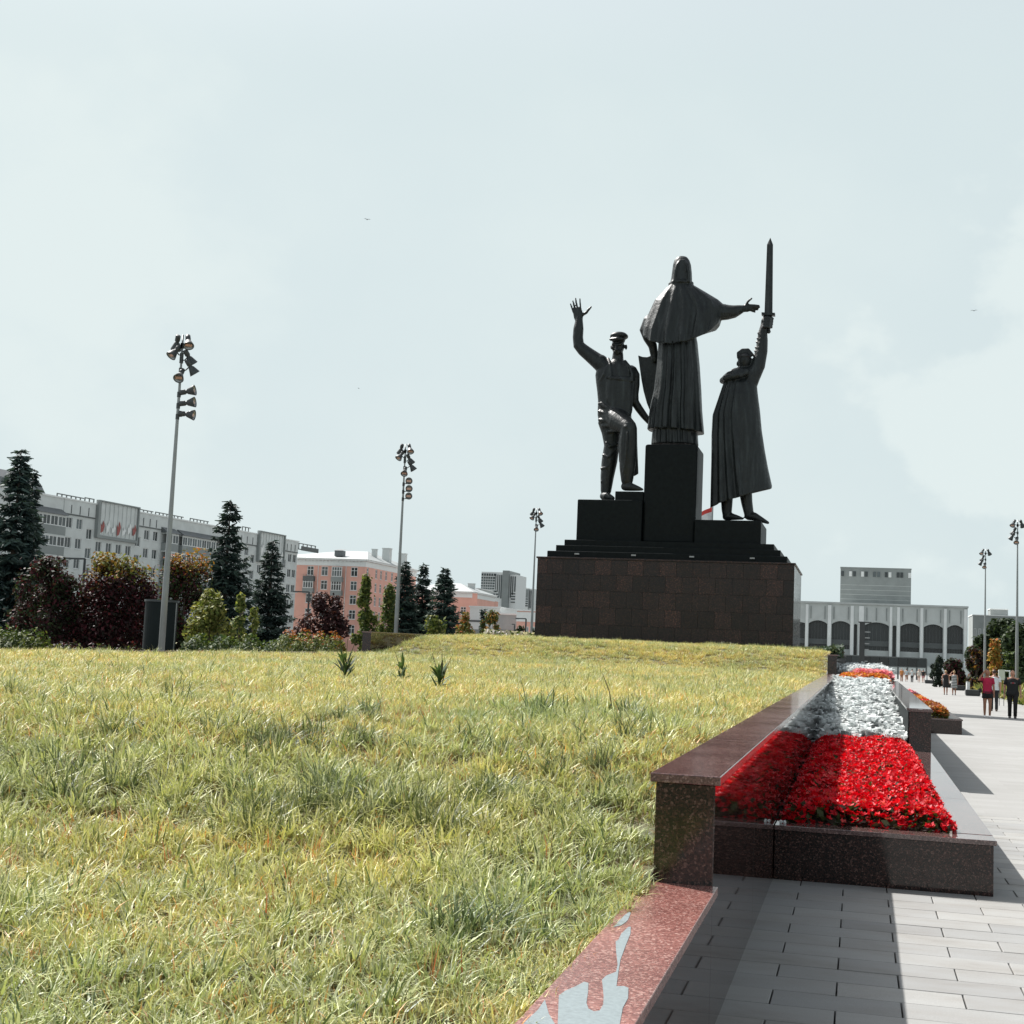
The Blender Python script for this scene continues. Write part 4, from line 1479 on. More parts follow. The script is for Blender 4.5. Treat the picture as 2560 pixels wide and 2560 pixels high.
tower = thing('high_rise', 'striped white and grey high-rise with a dark lift shaft', 'building', (hx(1199, 600), 600, 0))
ox = hx(1199, 600)
X = lambda v: hx(1120 + v / 8.05, 600) - ox
zt = z8(402, 600)
MB().box(0, X(1078), 0, 22, 0, zt).build('main_slab', M['white_trim'], tower)
MB().box(X(1080), X(1205), -1.5, 20, 0, z8(368, 600)).build('lift_shaft', M['stone_dark'], tower)
MB().box(X(1207), X(1336), .5, 20, 0, z8(440, 600)).build('side_slab', M['white_trim'], tower)
for k, (ya, yb) in enumerate(((435, 482), (503, 540), (558, 594), (614, 648), (668, 702), (722, 750), (775, 805), (832, 862), (890, 915))):
    x1 = (930, 915, 913, 910, 908, 905, 955, 990, 1000)[k]
    x0 = (638, 638, 638, 638, 638, 638, 638, 690, 700)[k]
    b_ = MB().box(X(x0), X(x1), -.25, -.005, z8(yb, 600), z8(ya, 600)).build('window_band', M['pane'], tower)
    for j in range(1, 6):
        u = X(x0) + (X(x1) - X(x0)) * j / 6
        MB().box(u - .12, u + .12, -.32, -.252, z8(yb, 600), z8(ya, 600)).build('mullion', M['grey_render'], b_)
for (a, b_, ya, yb) in ((925, 938, 435, 755), (962, 978, 450, 800), (1000, 1018, 455, 905), (1035, 1058, 455, 930)):
    MB().box(X(a), X(b_), -.25, -.005, z8(yb, 600), z8(ya, 600)).build('window_strip', M['pane'], tower)
for (a, b_, ya, yb) in ((1225, 1245, 475, 905), (1262, 1282, 478, 850), (1305, 1330, 478, 785)):
    MB().box(X(a), X(b_), .25, .495, z8(yb, 600), z8(ya, 600)).build('window_strip', M['pane'], tower)
for (ya, yb) in ((815, 838), (870, 892), (920, 945), (985, 1005)):
    MB().box(X(1245), X(1330), .25, .495, z8(yb, 600), z8(ya, 600)).build('window_band', M['pane'], tower)

t2 = thing('high_rise', 'pale distant high-rise just left of the monument pedestal', 'building', (hx(1286, 850), 850, 0))
ox2 = hx(1286, 850)
X2 = lambda v: hx(1120 + v / 8.05, 850) - ox2
MB().box(X2(1375), X2(1600), 0, 30, 0, z8(712, 850)).build('main_slab', M['stone'], t2)
MB().box(X2(1390), X2(1590), -.6, -.01, z8(890, 850), z8(740, 850)).build('cladding', M['stone_dark'], t2)
MB().box(X2(1602), X2(1690), 2, 28, 0, z8(712, 850)).build('side_slab', M['white_trim'], t2)
MB().box(X2(1400), X2(1480), 4, 20, z8(712, 850), z8(678, 850)).build('roof_house', M['white_trim'], t2)
for k in range(3):
    MB().box(X2(1610 + k * 26), X2(1622 + k * 26), 1.6, 1.99, z8(1100, 850), z8(740, 850)).build('window_strip', M['pane'], t2)
for k in range(4):
    MB().box(X2(1335), X2(1600), -1.0, -.62, z8(935 + k * 45, 850), z8(912 + k * 45, 850)).build('window_band', M['pane'], t2)
MB().box(X2(1335), X2(1600), -.6, -.011, 0, z8(900, 850)).build('podium', M['white_trim'], t2)

# low buildings between the trees and the pedestal
def low_block(name, label, pa, pb, Y, depth, ytop, mat, bands=(), wins=None):
    x0, x1 = hx(pa, Y), hx(pb, Y)
    zt = at((pa + pb) / 2, ytop, Y).z
    t = thing(name, label, 'building', (x0, Y, 0))
    W = x1 - x0
    holes = []
    if wins:
        n, za, zb = wins
        w = W / n
        holes = [(w * k + w * .25, w * k + w * .75, za * zt, zb * zt) for k in range(n)]
    mb = MB()
    wall_grid(mb, W, zt, holes, .25)
    mb.add([(0, 0, 0), (0, depth, 0), (0, depth, zt), (0, 0, zt), (W, depth, 0), (W, depth, zt), (W, 0, 0), (W, 0, zt)], [(0, 1, 2, 3), (1, 4, 5, 2), (4, 6, 7, 5), (3, 2, 5, 7)])
    mb.build('wall', mat, t)
    for h in holes:
        window(t, *h, y=.16, mull=1, fw=.14)
    for (fa, fb, mt) in bands:
        MB().box(-.05, W + .05, -.12, -.003, fa * zt, fb * zt).build('band', mt, t)
    MB().box(-.2, W + .2, -.3, depth + .2, zt + .002, zt + .3).build('parapet', M['white_trim'], t)
    return t


low_block('shop_building', 'low white shop building behind the autumn bushes', 1174, 1250, 300, 18, 1519, M['white_trim'], ((.70, .74, M['grey_dark']), (.02, .55, M['stone_dark'])))
low_block('glass_pavilion', 'pale grey panelled pavilion beside the low pink building', 1240, 1294, 290, 14, 1537, M['roof_tin'], ((.62, .65, M['grey_dark']), (.30, .33, M['grey_dark'])), (3, .36, .56))
low_block('pink_annex', 'low pink building with a white band against the pedestal', 1292, 1345, 280, 20, 1528, M['pink_render'], ((.78, .98, M['white_trim']), (.30, .40, M['white_trim'])), (3, .50, .68))
low_block('brick_building', 'small brown-pink flat building below the striped high-rise', 1176, 1216, 360, 12, 1499, M['pink_render'], ((.88, .99, M['white_trim']),))
low_block('grey_house', 'grey gabled building beyond the second pink house', 1160, 1196, 420, 16, 1472, M['stone'])
low_block('white_building', 'pale block to the right of the theatre above the trees', 2432, 2600, 520, 20, 1541, M['stone_dark'], (), (14, .60, .78))
low_block('dark_roof_house', 'small dark upper storey over the pale block right of the theatre', 2476, 2520, 540, 10, 1524, M['stone_dark'])

# ------------------------------------------------------------------ the theatre
TY = 400.0
th = thing('theatre', 'grey theatre with tall arches and a block stage tower beyond the plaza', 'theatre', (4.4, TY, 0))
TX = 4.4
arches = [(-24.6, -19.4, 0), (-19.3 + .9, -14.9, 0), (-13.9, -8.7, 1), (-7.5, -2.4, 1), (-1.3, -.4, 0), (1.6, 8.3, 1), (9.3, 10.3, 0), (11.4, 16.6, 1), (17.7, 22.9, 1), (24.0, 28.3, 1)]
arches = [(a - TX, b_ - TX, c) for a, b_, c in arches]
T_TOP, T_SPR = 19.0, 13.2
mb = MB()
u_prev = -24.9
U1 = 29.4 - TX
NB = 10
for (a, b_, arc) in arches:
    mb.add([(u_prev, 0, 0), (a, 0, 0), (a, 0, T_TOP), (u_prev, 0, T_TOP)], [(0, 1, 2, 3)])
    rise = .95 if arc else 0.25
    pts = [(a + (b_ - a) * k / NB, T_SPR + rise * math.sin(math.pi * k / NB) ** .8) for k in range(NB + 1)]
    for (xa, za), (xb, zb) in zip(pts[:-1], pts[1:]):
        mb.add([(xa, 0, za), (xb, 0, zb), (xb, 0, T_TOP), (xa, 0, T_TOP)], [(0, 1, 2, 3)])
        mb.add([(xa, 0, za), (xa, 2.2, za), (xb, 2.2, zb), (xb, 0, zb)], [(0, 1, 2, 3)])
    mb.add([(a, 0, 0), (a, 2.2, 0), (a, 2.2, T_SPR), (a, 0, T_SPR)], [(0, 1, 2, 3)])
    mb.add([(b_, 0, 0), (b_, 0, T_SPR), (b_, 2.2, T_SPR), (b_, 2.2, 0)], [(0, 1, 2, 3)])
    u_prev = b_
mb.add([(u_prev, 0, 0), (U1, 0, 0), (U1, 0, T_TOP), (u_prev, 0, T_TOP)], [(0, 1, 2, 3)])
mb.add([(U1, 0, 0), (U1, 45, 0), (U1, 45, T_TOP), (U1, 0, T_TOP), (-24.9, 0, T_TOP), (-24.9, 45, T_TOP), (-24.9, 0, 0), (-24.9, 45, 0)], [(0, 1, 2, 3), (4, 3, 2, 5), (6, 4, 5, 7)])
mb.build('arcade_wall', M['stone'], th)
# pilasters between the arches and slim grooves above
for (a, b_) in ((-14.9, -13.9), (-8.7, -7.5), (-2.4, -1.3), (-.4 + .3, 1.5), (8.35, 9.25), (10.35, 11.35), (16.65, 17.65), (22.95, 23.95), (28.35, 29.35)):
    MB().box(a - TX + .12, b_ - TX - .12, -.45, -.004, 0, 18.6).build('pilaster', M['stone_light'], th)
for u in (-13.3, -9.4, -6.9, -2.9, 2.2, 4.8, 7.6, 12.0, 15.9, 18.3, 22.2, 24.6, 27.6):
    MB().box(u - TX - .12, u - TX + .12, -.20, -.004, 14.6, 18.2).build('panel_joint', M['stone_dark'], th)
MB().box(-25.1, U1 + .2, -.5, 45.3, T_TOP + .002, T_TOP + .5).build('parapet', M['stone'], th)
# dark glazing behind the arches with a gallery rail and a low pale wall
for (a, b_, arc) in arches:
    n = 6 if b_ - a > 3 else 1
    gl = MB().box(a - .1, b_ + .1, 2.25, 2.35, 0, T_SPR + 1.2).build('glazing', M['pane_dark'], th)
    for k in range(1, n):
        u = a + (b_ - a) * k / n
        MB().box(u - .06, u + .06, 2.12, 2.24, 0, T_SPR + 1.0).build('mullion', M['grey_dark'], gl)
    if b_ - a > 3:
        MB().box(a + .01, b_ - .01, 1.6, 1.9, 7.4, 8.9).build('gallery_rail', M['grey_dark'], th)
        MB().box(a + .01, b_ - .01, 1.0, 1.5, 0, 6.2).build('low_wall', M['stone'], th)
# stage tower
MB().box(-5.5 - TX, 14.7 - TX, 16, 34, T_TOP + .3, 30.4).build('stage_tower', M['stone_dark'], th)
for z in (21.2, 22.6, 24.0, 25.4):
    MB().box(-5.45 - TX, 14.65 - TX, 15.93, 15.998, z, z + .12).build('cladding_seam', M['stone'], th)
tw = [472, 535, 568, 632, 663, 728, 762, 823, 853, 918, 948, 1012]
for v in tw:
    u = (at(1960 + v / 3.22, 1436, 416).x) - TX
    MB().box(u - .40, u + .40, 15.80, 15.99, 28.0, 29.5).build('tower_window', M['white_trim'] if v in (535, 632, 853, 1012) else M['pane'], th)
MB().box(-5.6 - TX, 14.8 - TX, 15.9, 34.1, 30.402, 30.75).build('tower_parapet', M['stone_dark'], th)
# broad steps before the theatre
st = MB()
for k in range(5):
    st.box(-25, U1 + 3, -12 + k * 1.1, -.6, k * .5, k * .5 + .498)
st.build('front_steps', M['stone'], th)

# ================================================================== trees and shrubs
M['leaf'] = foliage('tree leaves', .30, .6, .2)
M['needle'] = foliage('spruce needles', .12, .6, .25)
M['bark'] = plain('rough bark', (0.075, 0.058, 0.045), 0.9, var=0.35, scale=6, bumps=.8)


def rnd_unit(rg, n):
    v = rg.normal(size=(n, 3))
    return v / np.linalg.norm(v, axis=1)[:, None]


def leaf_quads(rg, c, nrm, size, elong=1.6):
    """leaf-shaped quads (rhombs) round points c, facing nrm"""
    n = len(c)
    t = rnd_unit(rg, n)
    t -= nrm * (t * nrm).sum(1)[:, None]
    t /= np.linalg.norm(t, axis=1)[:, None] + 1e-9
    b_ = np.cross(nrm, t)
    s_ = (size * (0.65 + 0.7 * rg.random(n)))[:, None]
    return np.stack([c - t * s_ * elong / 2, c - b_ * s_ * .42 + t * s_ * .05, c + t * s_ * elong / 2, c + b_ * s_ * .42 + t * s_ * .05], 1)


def pick_cols(rg, n, palette, weights=None):
    pal = np.array(palette, dtype=float)
    idx = rg.choice(len(pal), n, p=weights)
    c = pal[idx] * (0.75 + 0.5 * rg.random((n, 1)))
    return c


def spruce(label, px, Y, top_py, half_px, seed, base_z=0.0, blue=0.0, dense=1.0, lean=0.0):
    p0 = at(px, 1590, Y)
    h = at(px, top_py, Y).z - base_z
    r = (at(px + half_px, 1590, Y) - p0).length * 1.16
    rg = np.random.default_rng(seed)
    t = thing('spruce_tree', label, 'tree', (p0.x, Y, base_z), 0, 'dark spruces beyond the lawn')
    mb = MB()
    mb.tube([(0, 0, -.05), (0, 0, h * .5), (0, 0, h * .98)], [h * .016 + .05, h * .010 + .02, .012], 8, round_ends=False)
    mb.build('trunk', M['bark'], t)
    V, Cc, bm_ = [], [], MB()
    z = h * .05
    lev = 0
    while z < h * .985:
        f = z / h
        env = r * ((1 - f) ** .80) * (.92 + .16 * rg.random()) * (1.0 if f > .12 else .75 + 2 * f)
        nb = max(3, int((6.5 if f < .6 else 5) * dense * (.8 + .4 * rg.random())))
        a0 = rg.random() * 6.28
        for k in range(nb):
            az = a0 + 6.283 * k / nb + rg.normal() * .22
            L = max(.12, env * (0.45 + .72 * rg.random()))
            zb = z + rg.normal() * h * .010
            d = np.array([math.cos(az), math.sin(az), 0])
            side = np.array([-d[1], d[0], 0])
            droop = (.40 - .50 * f) * L
            m_ = max(8, int(L / .021 * dense))
            s_ = rg.random(m_) ** .75
            zz = zb - droop * s_ ** 1.0 + .22 * L * s_ ** 3
            spread = (.12 + .36 * (1 - s_) * (s_ + .25) * 2.0) * L
            off = (rg.random(m_) * 2 - 1) * spread
            c = d * (s_ * L)[:, None] + side * off[:, None]
            c[:, 2] = zz - np.abs(off) * .25 - rg.random(m_) * .07 * (1 + .4 * L)
            dirv = d * .55 + side * (np.sign(off) * .8)[:, None] + np.array([0, 0, -.30]) + rg.normal(size=(m_, 3)) * .28
            dirv /= np.linalg.norm(dirv, axis=1)[:, None]
            nn = rnd_unit(rg, m_)
            nn[:, 2] += .6
            w = np.cross(dirv, nn)
            w /= np.linalg.norm(w, axis=1)[:, None] + 1e-9
            ln = (.18 + .22 * rg.random(m_))[:, None] * (h / 9) ** .5
            wd = ln * .30
            V.append(np.stack([c - w * wd * .5, c + w * wd * .5, c + dirv * ln + w * wd * .22, c + dirv * ln - w * wd * .22], 1))
            tipn = (s_ > .78)[:, None]
            base = np.array([.013, .027, .023]) * (1 - blue) + np.array([.032, .056, .058]) * blue
            tip = np.array([.034, .060, .046]) * (1 - blue) + np.array([.085, .125, .118]) * blue
            Cc.append((base * (1 - tipn) + tip * tipn) * (.65 + .7 * rg.random((m_, 1))))
        z += h * (.026 if f < .75 else .022) * (.7 + .6 * rg.random())
        lev += 1
    me = quad_cloud('needles', np.concatenate(V), np.concatenate(Cc), M['needle'])
    link_mesh('crown', me, None, t)
    return t


def leafy(name, label, px, Y, top_py, half_px, seed, palette, top_palette=None, top_frac=.75, n=5200, size=.16, base_z=0.0, shape='round', trunk=True, clumps=26, cat='tree', group='leafy trees and shrubs', depth=1.0, bottom=.08, weights=None, mat='leaf'):
    p0 = at(px, 1590, Y)
    h = at(px, top_py, Y).z - base_z
    r = (at(px + half_px, 1590, Y) - p0).length
    rg = np.random.default_rng(seed)
    t = thing(name, label, cat, (p0.x, Y, base_z), 0, group)
    # clump centres inside the crown envelope
    cc = []
    while len(cc) < clumps:
        f = bottom + (1 - bottom) * rg.random()
        if shape == 'round':
            env = math.sqrt(max(0, 1 - ((f - .50) / .52) ** 2)) ** .8
        elif shape == 'column':
            env = min(1.0, (1.02 - f) * 2.2) * min(1, .45 + f * 2)
        elif shape == 'cone':
            env = (1.03 - f) * min(1, .5 + f * 5)
        else:
            env = math.sqrt(max(0, 1 - f ** 2.4))
        a = rg.random() * 6.283
        q = rg.random() ** .5 * env
        cc.append((r * q * math.cos(a) * .86, r * q * math.sin(a) * .86 * depth, h * f * .95, f))
    cc = np.array(cc)
    per = rg.integers(0, clumps, n)
    cr = r * (.22 + .20 * rg.random(clumps))
    off = rnd_unit(rg, n) * (cr[per] * rg.random(n) ** .45)[:, None]
    off[:, 2] *= min(1.5, max(.7, h / (2.2 * r)))
    c = cc[per, :3] + off
    stray = rg.random(n) < .10
    c[stray] += rg.normal(size=(stray.sum(), 3)) * r * .14
    c[:, 2] = np.clip(c[:, 2], .03, h * 1.03)
    nrm = off / (np.linalg.norm(off, axis=1)[:, None] + 1e-9) + rg.normal(size=(n, 3)) * .55 + np.array([0, 0, .35])
    nrm /= np.linalg.norm(nrm, axis=1)[:, None]
    V = leaf_quads(rg, c, nrm, size)
    C_ = pick_cols(rg, n, palette, weights)
    if top_palette:
        hi = (c[:, 2] / h + rg.normal(size=n) * .07) > top_frac
        C_[hi] = pick_cols(rg, int(hi.sum()), top_palette)
    me = quad_cloud('crown', V, C_, M[mat])
    link_mesh('crown', me, None, t)
    if trunk:
        mb = MB()
        mb.tube([(0, 0, -.05), (.02 * r, 0, h * .35), (.04 * r, .02, h * .75)], [.05 + h * .012, .03 + h * .009, .015], 8)
        for i in range(6):
            q = cc[i * 3 % clumps]
            mb.tube([(0.01, 0, h * (.18 + .06 * i)), (q[0] * .5, q[1] * .5, (q[2] + h * .3) * .5 + .1), (q[0], q[1], q[2])], [.028 + h * .004, .02, .010], 6)
        mb.build('trunk', M['bark'], t)
    return t


PURPLE = [(.055, .014, .020), (.030, .011, .014), (.100, .022, .030), (.022, .020, .014), (.040, .020, .018)]
DARKG = [(.030, .050, .022), (.045, .065, .028), (.022, .036, .018)]
AUTUMN = [(.30, .15, .025), (.26, .18, .035), (.34, .11, .03), (.16, .15, .04)]
YGREEN = [(.16, .19, .045), (.20, .22, .06), (.11, .14, .035), (.26, .25, .08)]
GREEN = [(.060, .095, .028), (.085, .12, .034), (.045, .075, .022), (.12, .15, .04)]

spruce('tall spruce at the left edge, cut by the frame', 16, 58, 1112, 98, 11, blue=.45, dense=1.2)
spruce('narrow second spire beside the leftmost spruce', 52, 60, 1170, 52, 12, blue=.35, dense=.9)
spruce('large spruce standing before the grey apartment block', 555, 72, 1240, 88, 13, blue=.10)
spruce('shorter spruce just left of the pink house', 668, 78, 1346, 68, 14, blue=.15)
spruce('left spruce of the three, half behind the middle mast', 1005, 100, 1404, 60, 15, blue=.1, dense=1.15)
spruce('slim middle spruce of the three right of the middle mast', 1051, 102, 1406, 52, 16, blue=.1, dense=1.15)
spruce('right spruce of the three beside the second pink house', 1106, 98, 1414, 64, 17, blue=.15, dense=1.15)
spruce('small young spruce among the autumn bushes', 1206, 108, 1522, 16, 18, blue=.1)

leafy('plum_tree', 'dark purple-green tree under the leftmost spruce', 108, 54, 1398, 78, 21, PURPLE + DARKG, n=8000, size=.12, clumps=44)
leafy('maple_tree', 'dark red tree with a golden top left of the nearest mast', 278, 56, 1392, 100, 22, PURPLE, AUTUMN[:2] + YGREEN[:2], .85, n=13000, size=.12, clumps=52)
leafy('maple_tree', 'dark red bush between the golden-topped tree and the column', 348, 60, 1480, 60, 23, PURPLE, n=5000, size=.15)
leafy('maple_tree', 'orange-topped dark tree right behind the nearest mast', 452, 60, 1378, 72, 24, PURPLE + DARKG + GREEN[:1], AUTUMN, .87, n=10000, size=.12, clumps=46)
leafy('maple_tree', 'low dark purple shrub at the foot of the golden-topped tree', 190, 58, 1520, 60, 25, PURPLE, n=4200, size=.14, trunk=False, cat='shrub')
leafy('plum_tree', 'dark pinkish-black plum tree in front of the pink house', 812, 66, 1488, 66, 26, [(.040, .016, .018), (.060, .022, .024), (.028, .014, .014)], n=7500, size=.13)
leafy('ash_tree', 'yellow-green bushy shrub at the foot of the large spruce', 520, 55, 1480, 60, 27, YGREEN + YGREEN[3:], n=5200, size=.13, shape='dome', bottom=.02)
leafy('sapling', 'slim yellowing sapling between the two big spruces', 597, 52, 1470, 26, 28, YGREEN + GREEN, n=1500, size=.11, shape='cone', bottom=.1)
leafy('yellow_shrub', 'small yellow leafy shrub below the shorter spruce', 628, 56, 1516, 24, 29, YGREEN, n=1100, size=.11, shape='dome', cat='shrub')
leafy('poplar_tree', 'slim green poplar before the pink house side', 908, 62, 1434, 31, 30, GREEN + YGREEN[:2], n=5200, size=.12, shape='column', bottom=.03, clumps=70)
leafy('poplar_tree', 'green poplar half hidden behind the middle mast', 968, 76, 1456, 30, 31, GREEN + YGREEN[:2], n=4200, size=.13, shape='column', bottom=.03, clumps=70)
leafy('yellow_shrub', 'yellow-green shrub at the foot of the three spruces', 1085, 60, 1545, 44, 32, YGREEN + GREEN, n=1600, size=.12, shape='dome', trunk=False, cat='shrub')
leafy('rowan_bush', 'orange autumn bush right of the three spruces', 1165, 90, 1536, 32, 33, AUTUMN + GREEN, n=2600, size=.14, shape='round', cat='shrub')
leafy('rowan_bush', 'orange and green autumn bush before the white shop', 1225, 94, 1526, 28, 34, AUTUMN[:3] + GREEN + DARKG, n=2600, size=.14, shape='round', cat='shrub')
leafy('dark_shrub', 'small dark shrub left of the far mast', 1300, 88, 1562, 16, 35, DARKG, n=900, size=.12, cat='shrub')
leafy('dark_shrub', 'dark evergreen shrub against the left pedestal edge', 1334, 84, 1560, 12, 36, DARKG, n=700, size=.12, cat='shrub')

# trees on the right beyond the promenade
for i, (px, Y, top, hw, lab) in enumerate(((2452, 170, 1590, 36, 'dark green tree right of the theatre corner'), (2508, 180, 1552, 52, 'tallest dark tree at the right between the two masts'),
                                          (2556, 165, 1545, 52, 'dark tree cut by the right edge of the picture'))):
    leafy('linden_tree', lab, px, Y, top, hw, 40 + i, DARKG, n=6500, size=.34, clumps=34)
leafy('rowan_tree', 'orange autumn tree between the two right masts', 2486, 112, 1602, 34, 44, AUTUMN, n=4200, size=.17, shape='cone', bottom=.03)
leafy('plum_shrub', 'dark purple shrub row end behind the striped dress walker', 2392, 128, 1640, 30, 45, PURPLE + DARKG, n=2600, size=.18, cat='shrub')
leafy('plum_shrub', 'dark plum tree left of the right masts', 2440, 122, 1618, 30, 46, PURPLE + DARKG + AUTUMN[:1], n=3000, size=.18, cat='shrub')
leafy('juniper', 'black-green juniper standing at the plaza edge', 2343, 138, 1640, 19, 47, [(.016, .026, .020), (.024, .036, .026)], n=2200, size=.16, cat='shrub')
leafy('linden_tree', 'mid green bush right of the orange tree', 2530, 130, 1632, 26, 48, GREEN + DARKG, n=2200, size=.2, cat='tree')


# ------------------------------------------------------------------ hedges and beds seen over the lawn
def hedge(name, label, pa, pb, Y, ztop_py, seed, palette, n, size, depth=1.2, tip=None, Yb=None):
    Yb = Yb or Y
    a, b_ = at(pa, 1600, Y), at(pb, 1600, Yb)
    zt = at((pa + pb) / 2, ztop_py, (Y + Yb) / 2).z
    rg = np.random.default_rng(seed)
    t = thing(name, label, 'hedge', (a.x, a.y, 0), 0, 'low hedges along the far edge of the lawn')
    L = Vector((b_.x - a.x, b_.y - a.y, 0))
    u = rg.random(n)
    bumps = .10 * np.sin(u * 23 + seed) + .06 * np.sin(u * 61)
    prof = rg.random(n) ** .45
    ang = rg.random(n) * math.pi
    zz = zt * (.90 + bumps) * prof * np.sin(ang) ** .35
    yy = np.cos(ang) * depth / 2
    d = np.array([L.x, L.y, 0]) / L.length
    s_ = np.array([-d[1], d[0], 0])
    c = np.outer(u * L.length, d) + np.outer(yy, s_)
    c[:, 2] = np.clip(zz, .02, None)
    nrm = np.outer(np.cos(ang), s_) + np.array([0, 0, .8]) + rg.normal(size=(n, 3)) * .5
    nrm /= np.linalg.norm(nrm, axis=1)[:, None]
    C_ = pick_cols(rg, n, palette)
    if tip:
        hi = zz > zt * (.84 + bumps)
        C_[hi] = pick_cols(rg, int(hi.sum()), tip)
    link_mesh('foliage', quad_cloud('foliage', leaf_quads(rg, c, nrm, size), C_, M['leaf']), None, t)
    mb = MB()
    for k in range(8):
        q = L * ((k + .5) / 8)
        mb.tube([(q.x, q.y, 0), (q.x + .03, q.y, zt * .5)], [.02, .012], 5)
    mb.build('stems', M['bark'], t)
    return t


hedge('clipped_hedge', 'clipped green hedge at the foot of the leftmost spruce', -30, 96, 34, 1572, 61, GREEN + YGREEN[:1], 9000, .075, 1.6)
hedge('juniper_hedge', 'low green juniper hedge below the large spruces', 470, 720, 48, 1588, 62, GREEN + [(.05, .09, .04)], 11000, .09, 1.6)
hedge('barberry_hedge', 'rounded hedge with orange-red tips before the plum tree', 716, 852, 46, 1578, 63, YGREEN + GREEN, 13000, .06, 1.8, tip=[(.38, .10, .03), (.30, .12, .03)])
hedge('low_hedge', 'dark low planting between the column and the hedges on the left', 96, 372, 44, 1604, 64, PURPLE + DARKG + YGREEN[:1], 3600, .10, 1.4)

# white flowers on the upper terrace beside the pedestal
rg = np.random.default_rng(71)
n = 900
u = rg.random(n)
pa, pb = at(1216, 1590, 62), at(1336, 1590, 62)
z0 = at(1275, 1592, 62).z
c = np.stack([pa.x + (pb.x - pa.x) * u, 62 + rg.normal(size=n) * .35, z0 + rg.random(n) * .26 * (1.1 - .3 * u)], 1)
C_ = pick_cols(rg, n, [(.72, .68, .66), (.66, .60, .58), (.10, .14, .05)])
nrm = rnd_unit(rg, n)
nrm[:, 1] -= .6
nrm /= np.linalg.norm(nrm, axis=1)[:, None]
o = link_mesh('white_flower_bed', quad_cloud('white_flower_bed', leaf_quads(rg, c, nrm, .15, 1.1), C_, M['leaf']))
tag(o, 'strip of white blossoms left of the pedestal', 'flower bed', kind='stuff')
# shrubs and flowers right of the pedestal on the terrace
rg = np.random.default_rng(72)
n = 1500
u = rg.random(n)
pa, pb = at(2010, 1620, 50), at(2106, 1630, 50)
c = np.stack([pa.x + (pb.x - pa.x) * u, 50 + rg.normal(size=n) * .3, pa.z - .22 + rg.random(n) * (.14 + .20 * u)], 1)
C_ = pick_cols(rg, n, [(.045, .07, .05), (.06, .09, .06), (.10, .13, .09), (.25, .08, .04)], [.42, .32, .25, .01])
nrm = rnd_unit(rg, n)
o = link_mesh('terrace_planting', quad_cloud('terrace_planting', leaf_quads(rg, c, nrm, .13, 1.8), C_, M['leaf']))
tag(o, 'dark leafy planting on the terrace right of the pedestal', 'plants', kind='stuff')


def bed(name, label, poly, n, seed, palette, size, hfun, elong=2.2, up=.2, weights=None):
    """ground-cover planting filling a quadrilateral of ground"""
    rg = np.random.default_rng(seed)
    P = np.array(poly, dtype=float)
    u, v = rg.random(n)[:, None], rg.random(n)[:, None]
    g_ = (P[0] * (1 - u) + P[1] * u) * (1 - v) + (P[3] * (1 - u) + P[2] * u) * v
    hz = np.array([hfun(x, y) for x, y in g_]) * rg.random(n) ** .6
    c = np.stack([g_[:, 0], g_[:, 1], hz + .02], 1)
    nrm = rnd_unit(rg, n)
    nrm[:, 2] += up
    nrm /= np.linalg.norm(nrm, axis=1)[:, None]
    o = link_mesh(name, quad_cloud(name, leaf_quads(rg, c, nrm, size, elong), pick_cols(rg, n, palette, weights), M['leaf']))
    return tag(o, label, 'flower bed', kind='stuff')


GRASSY = [(.20, .20, .07), (.15, .17, .05), (.26, .22, .09), (.12, .15, .05)]
hn = lambda x, y: .55 + .35 * mnoise.noise(Vector((x * .5, y * .2, 0)))
bed('ornamental_grass_bed', 'tall yellow-green grasses along the right side of the promenade', [(8.2, 66), (22, 66), (22, 128), (9.6, 128)], 15000, 81, GRASSY + GREEN[:1], .26, hn, 3.2, -.3)
bed('ornamental_flower_bed', 'orange and yellow flowers at the right edge behind the man in black', [(6.6, 50), (9.5, 50), (9.5, 66), (7.6, 66)], 5000, 82, [(.34, .13, .04), (.30, .20, .05), (.14, .16, .05), (.45, .25, .12)], .15, lambda x, y: .75, 1.8, 0)
bed('ornamental_flower_bed', 'yellow clipped planting behind the far benches', [(8.8, 128), (14, 128), (14, 146), (9.5, 146)], 2600, 83, [(.32, .27, .08), (.22, .22, .06)], .3, lambda x, y: .9, 1.6, 0)

# ================================================================== benches and bollards on the promenade
M['bench_black'] = plain('black bench stone', (0.03, 0.033, 0.034), 0.5, var=0.2)
M['bollard_white'] = plain('white bollard enamel', (0.75, 0.77, 0.77), 0.4, var=0.04)


def ground(px, py):
    d = CAM_ROT @ Vector(((px - 1280) / 3400, -(py - 1280) / 3400, -1))
    return Vector((0, 0, CAM_H)) + d * (-CAM_H / d.z)


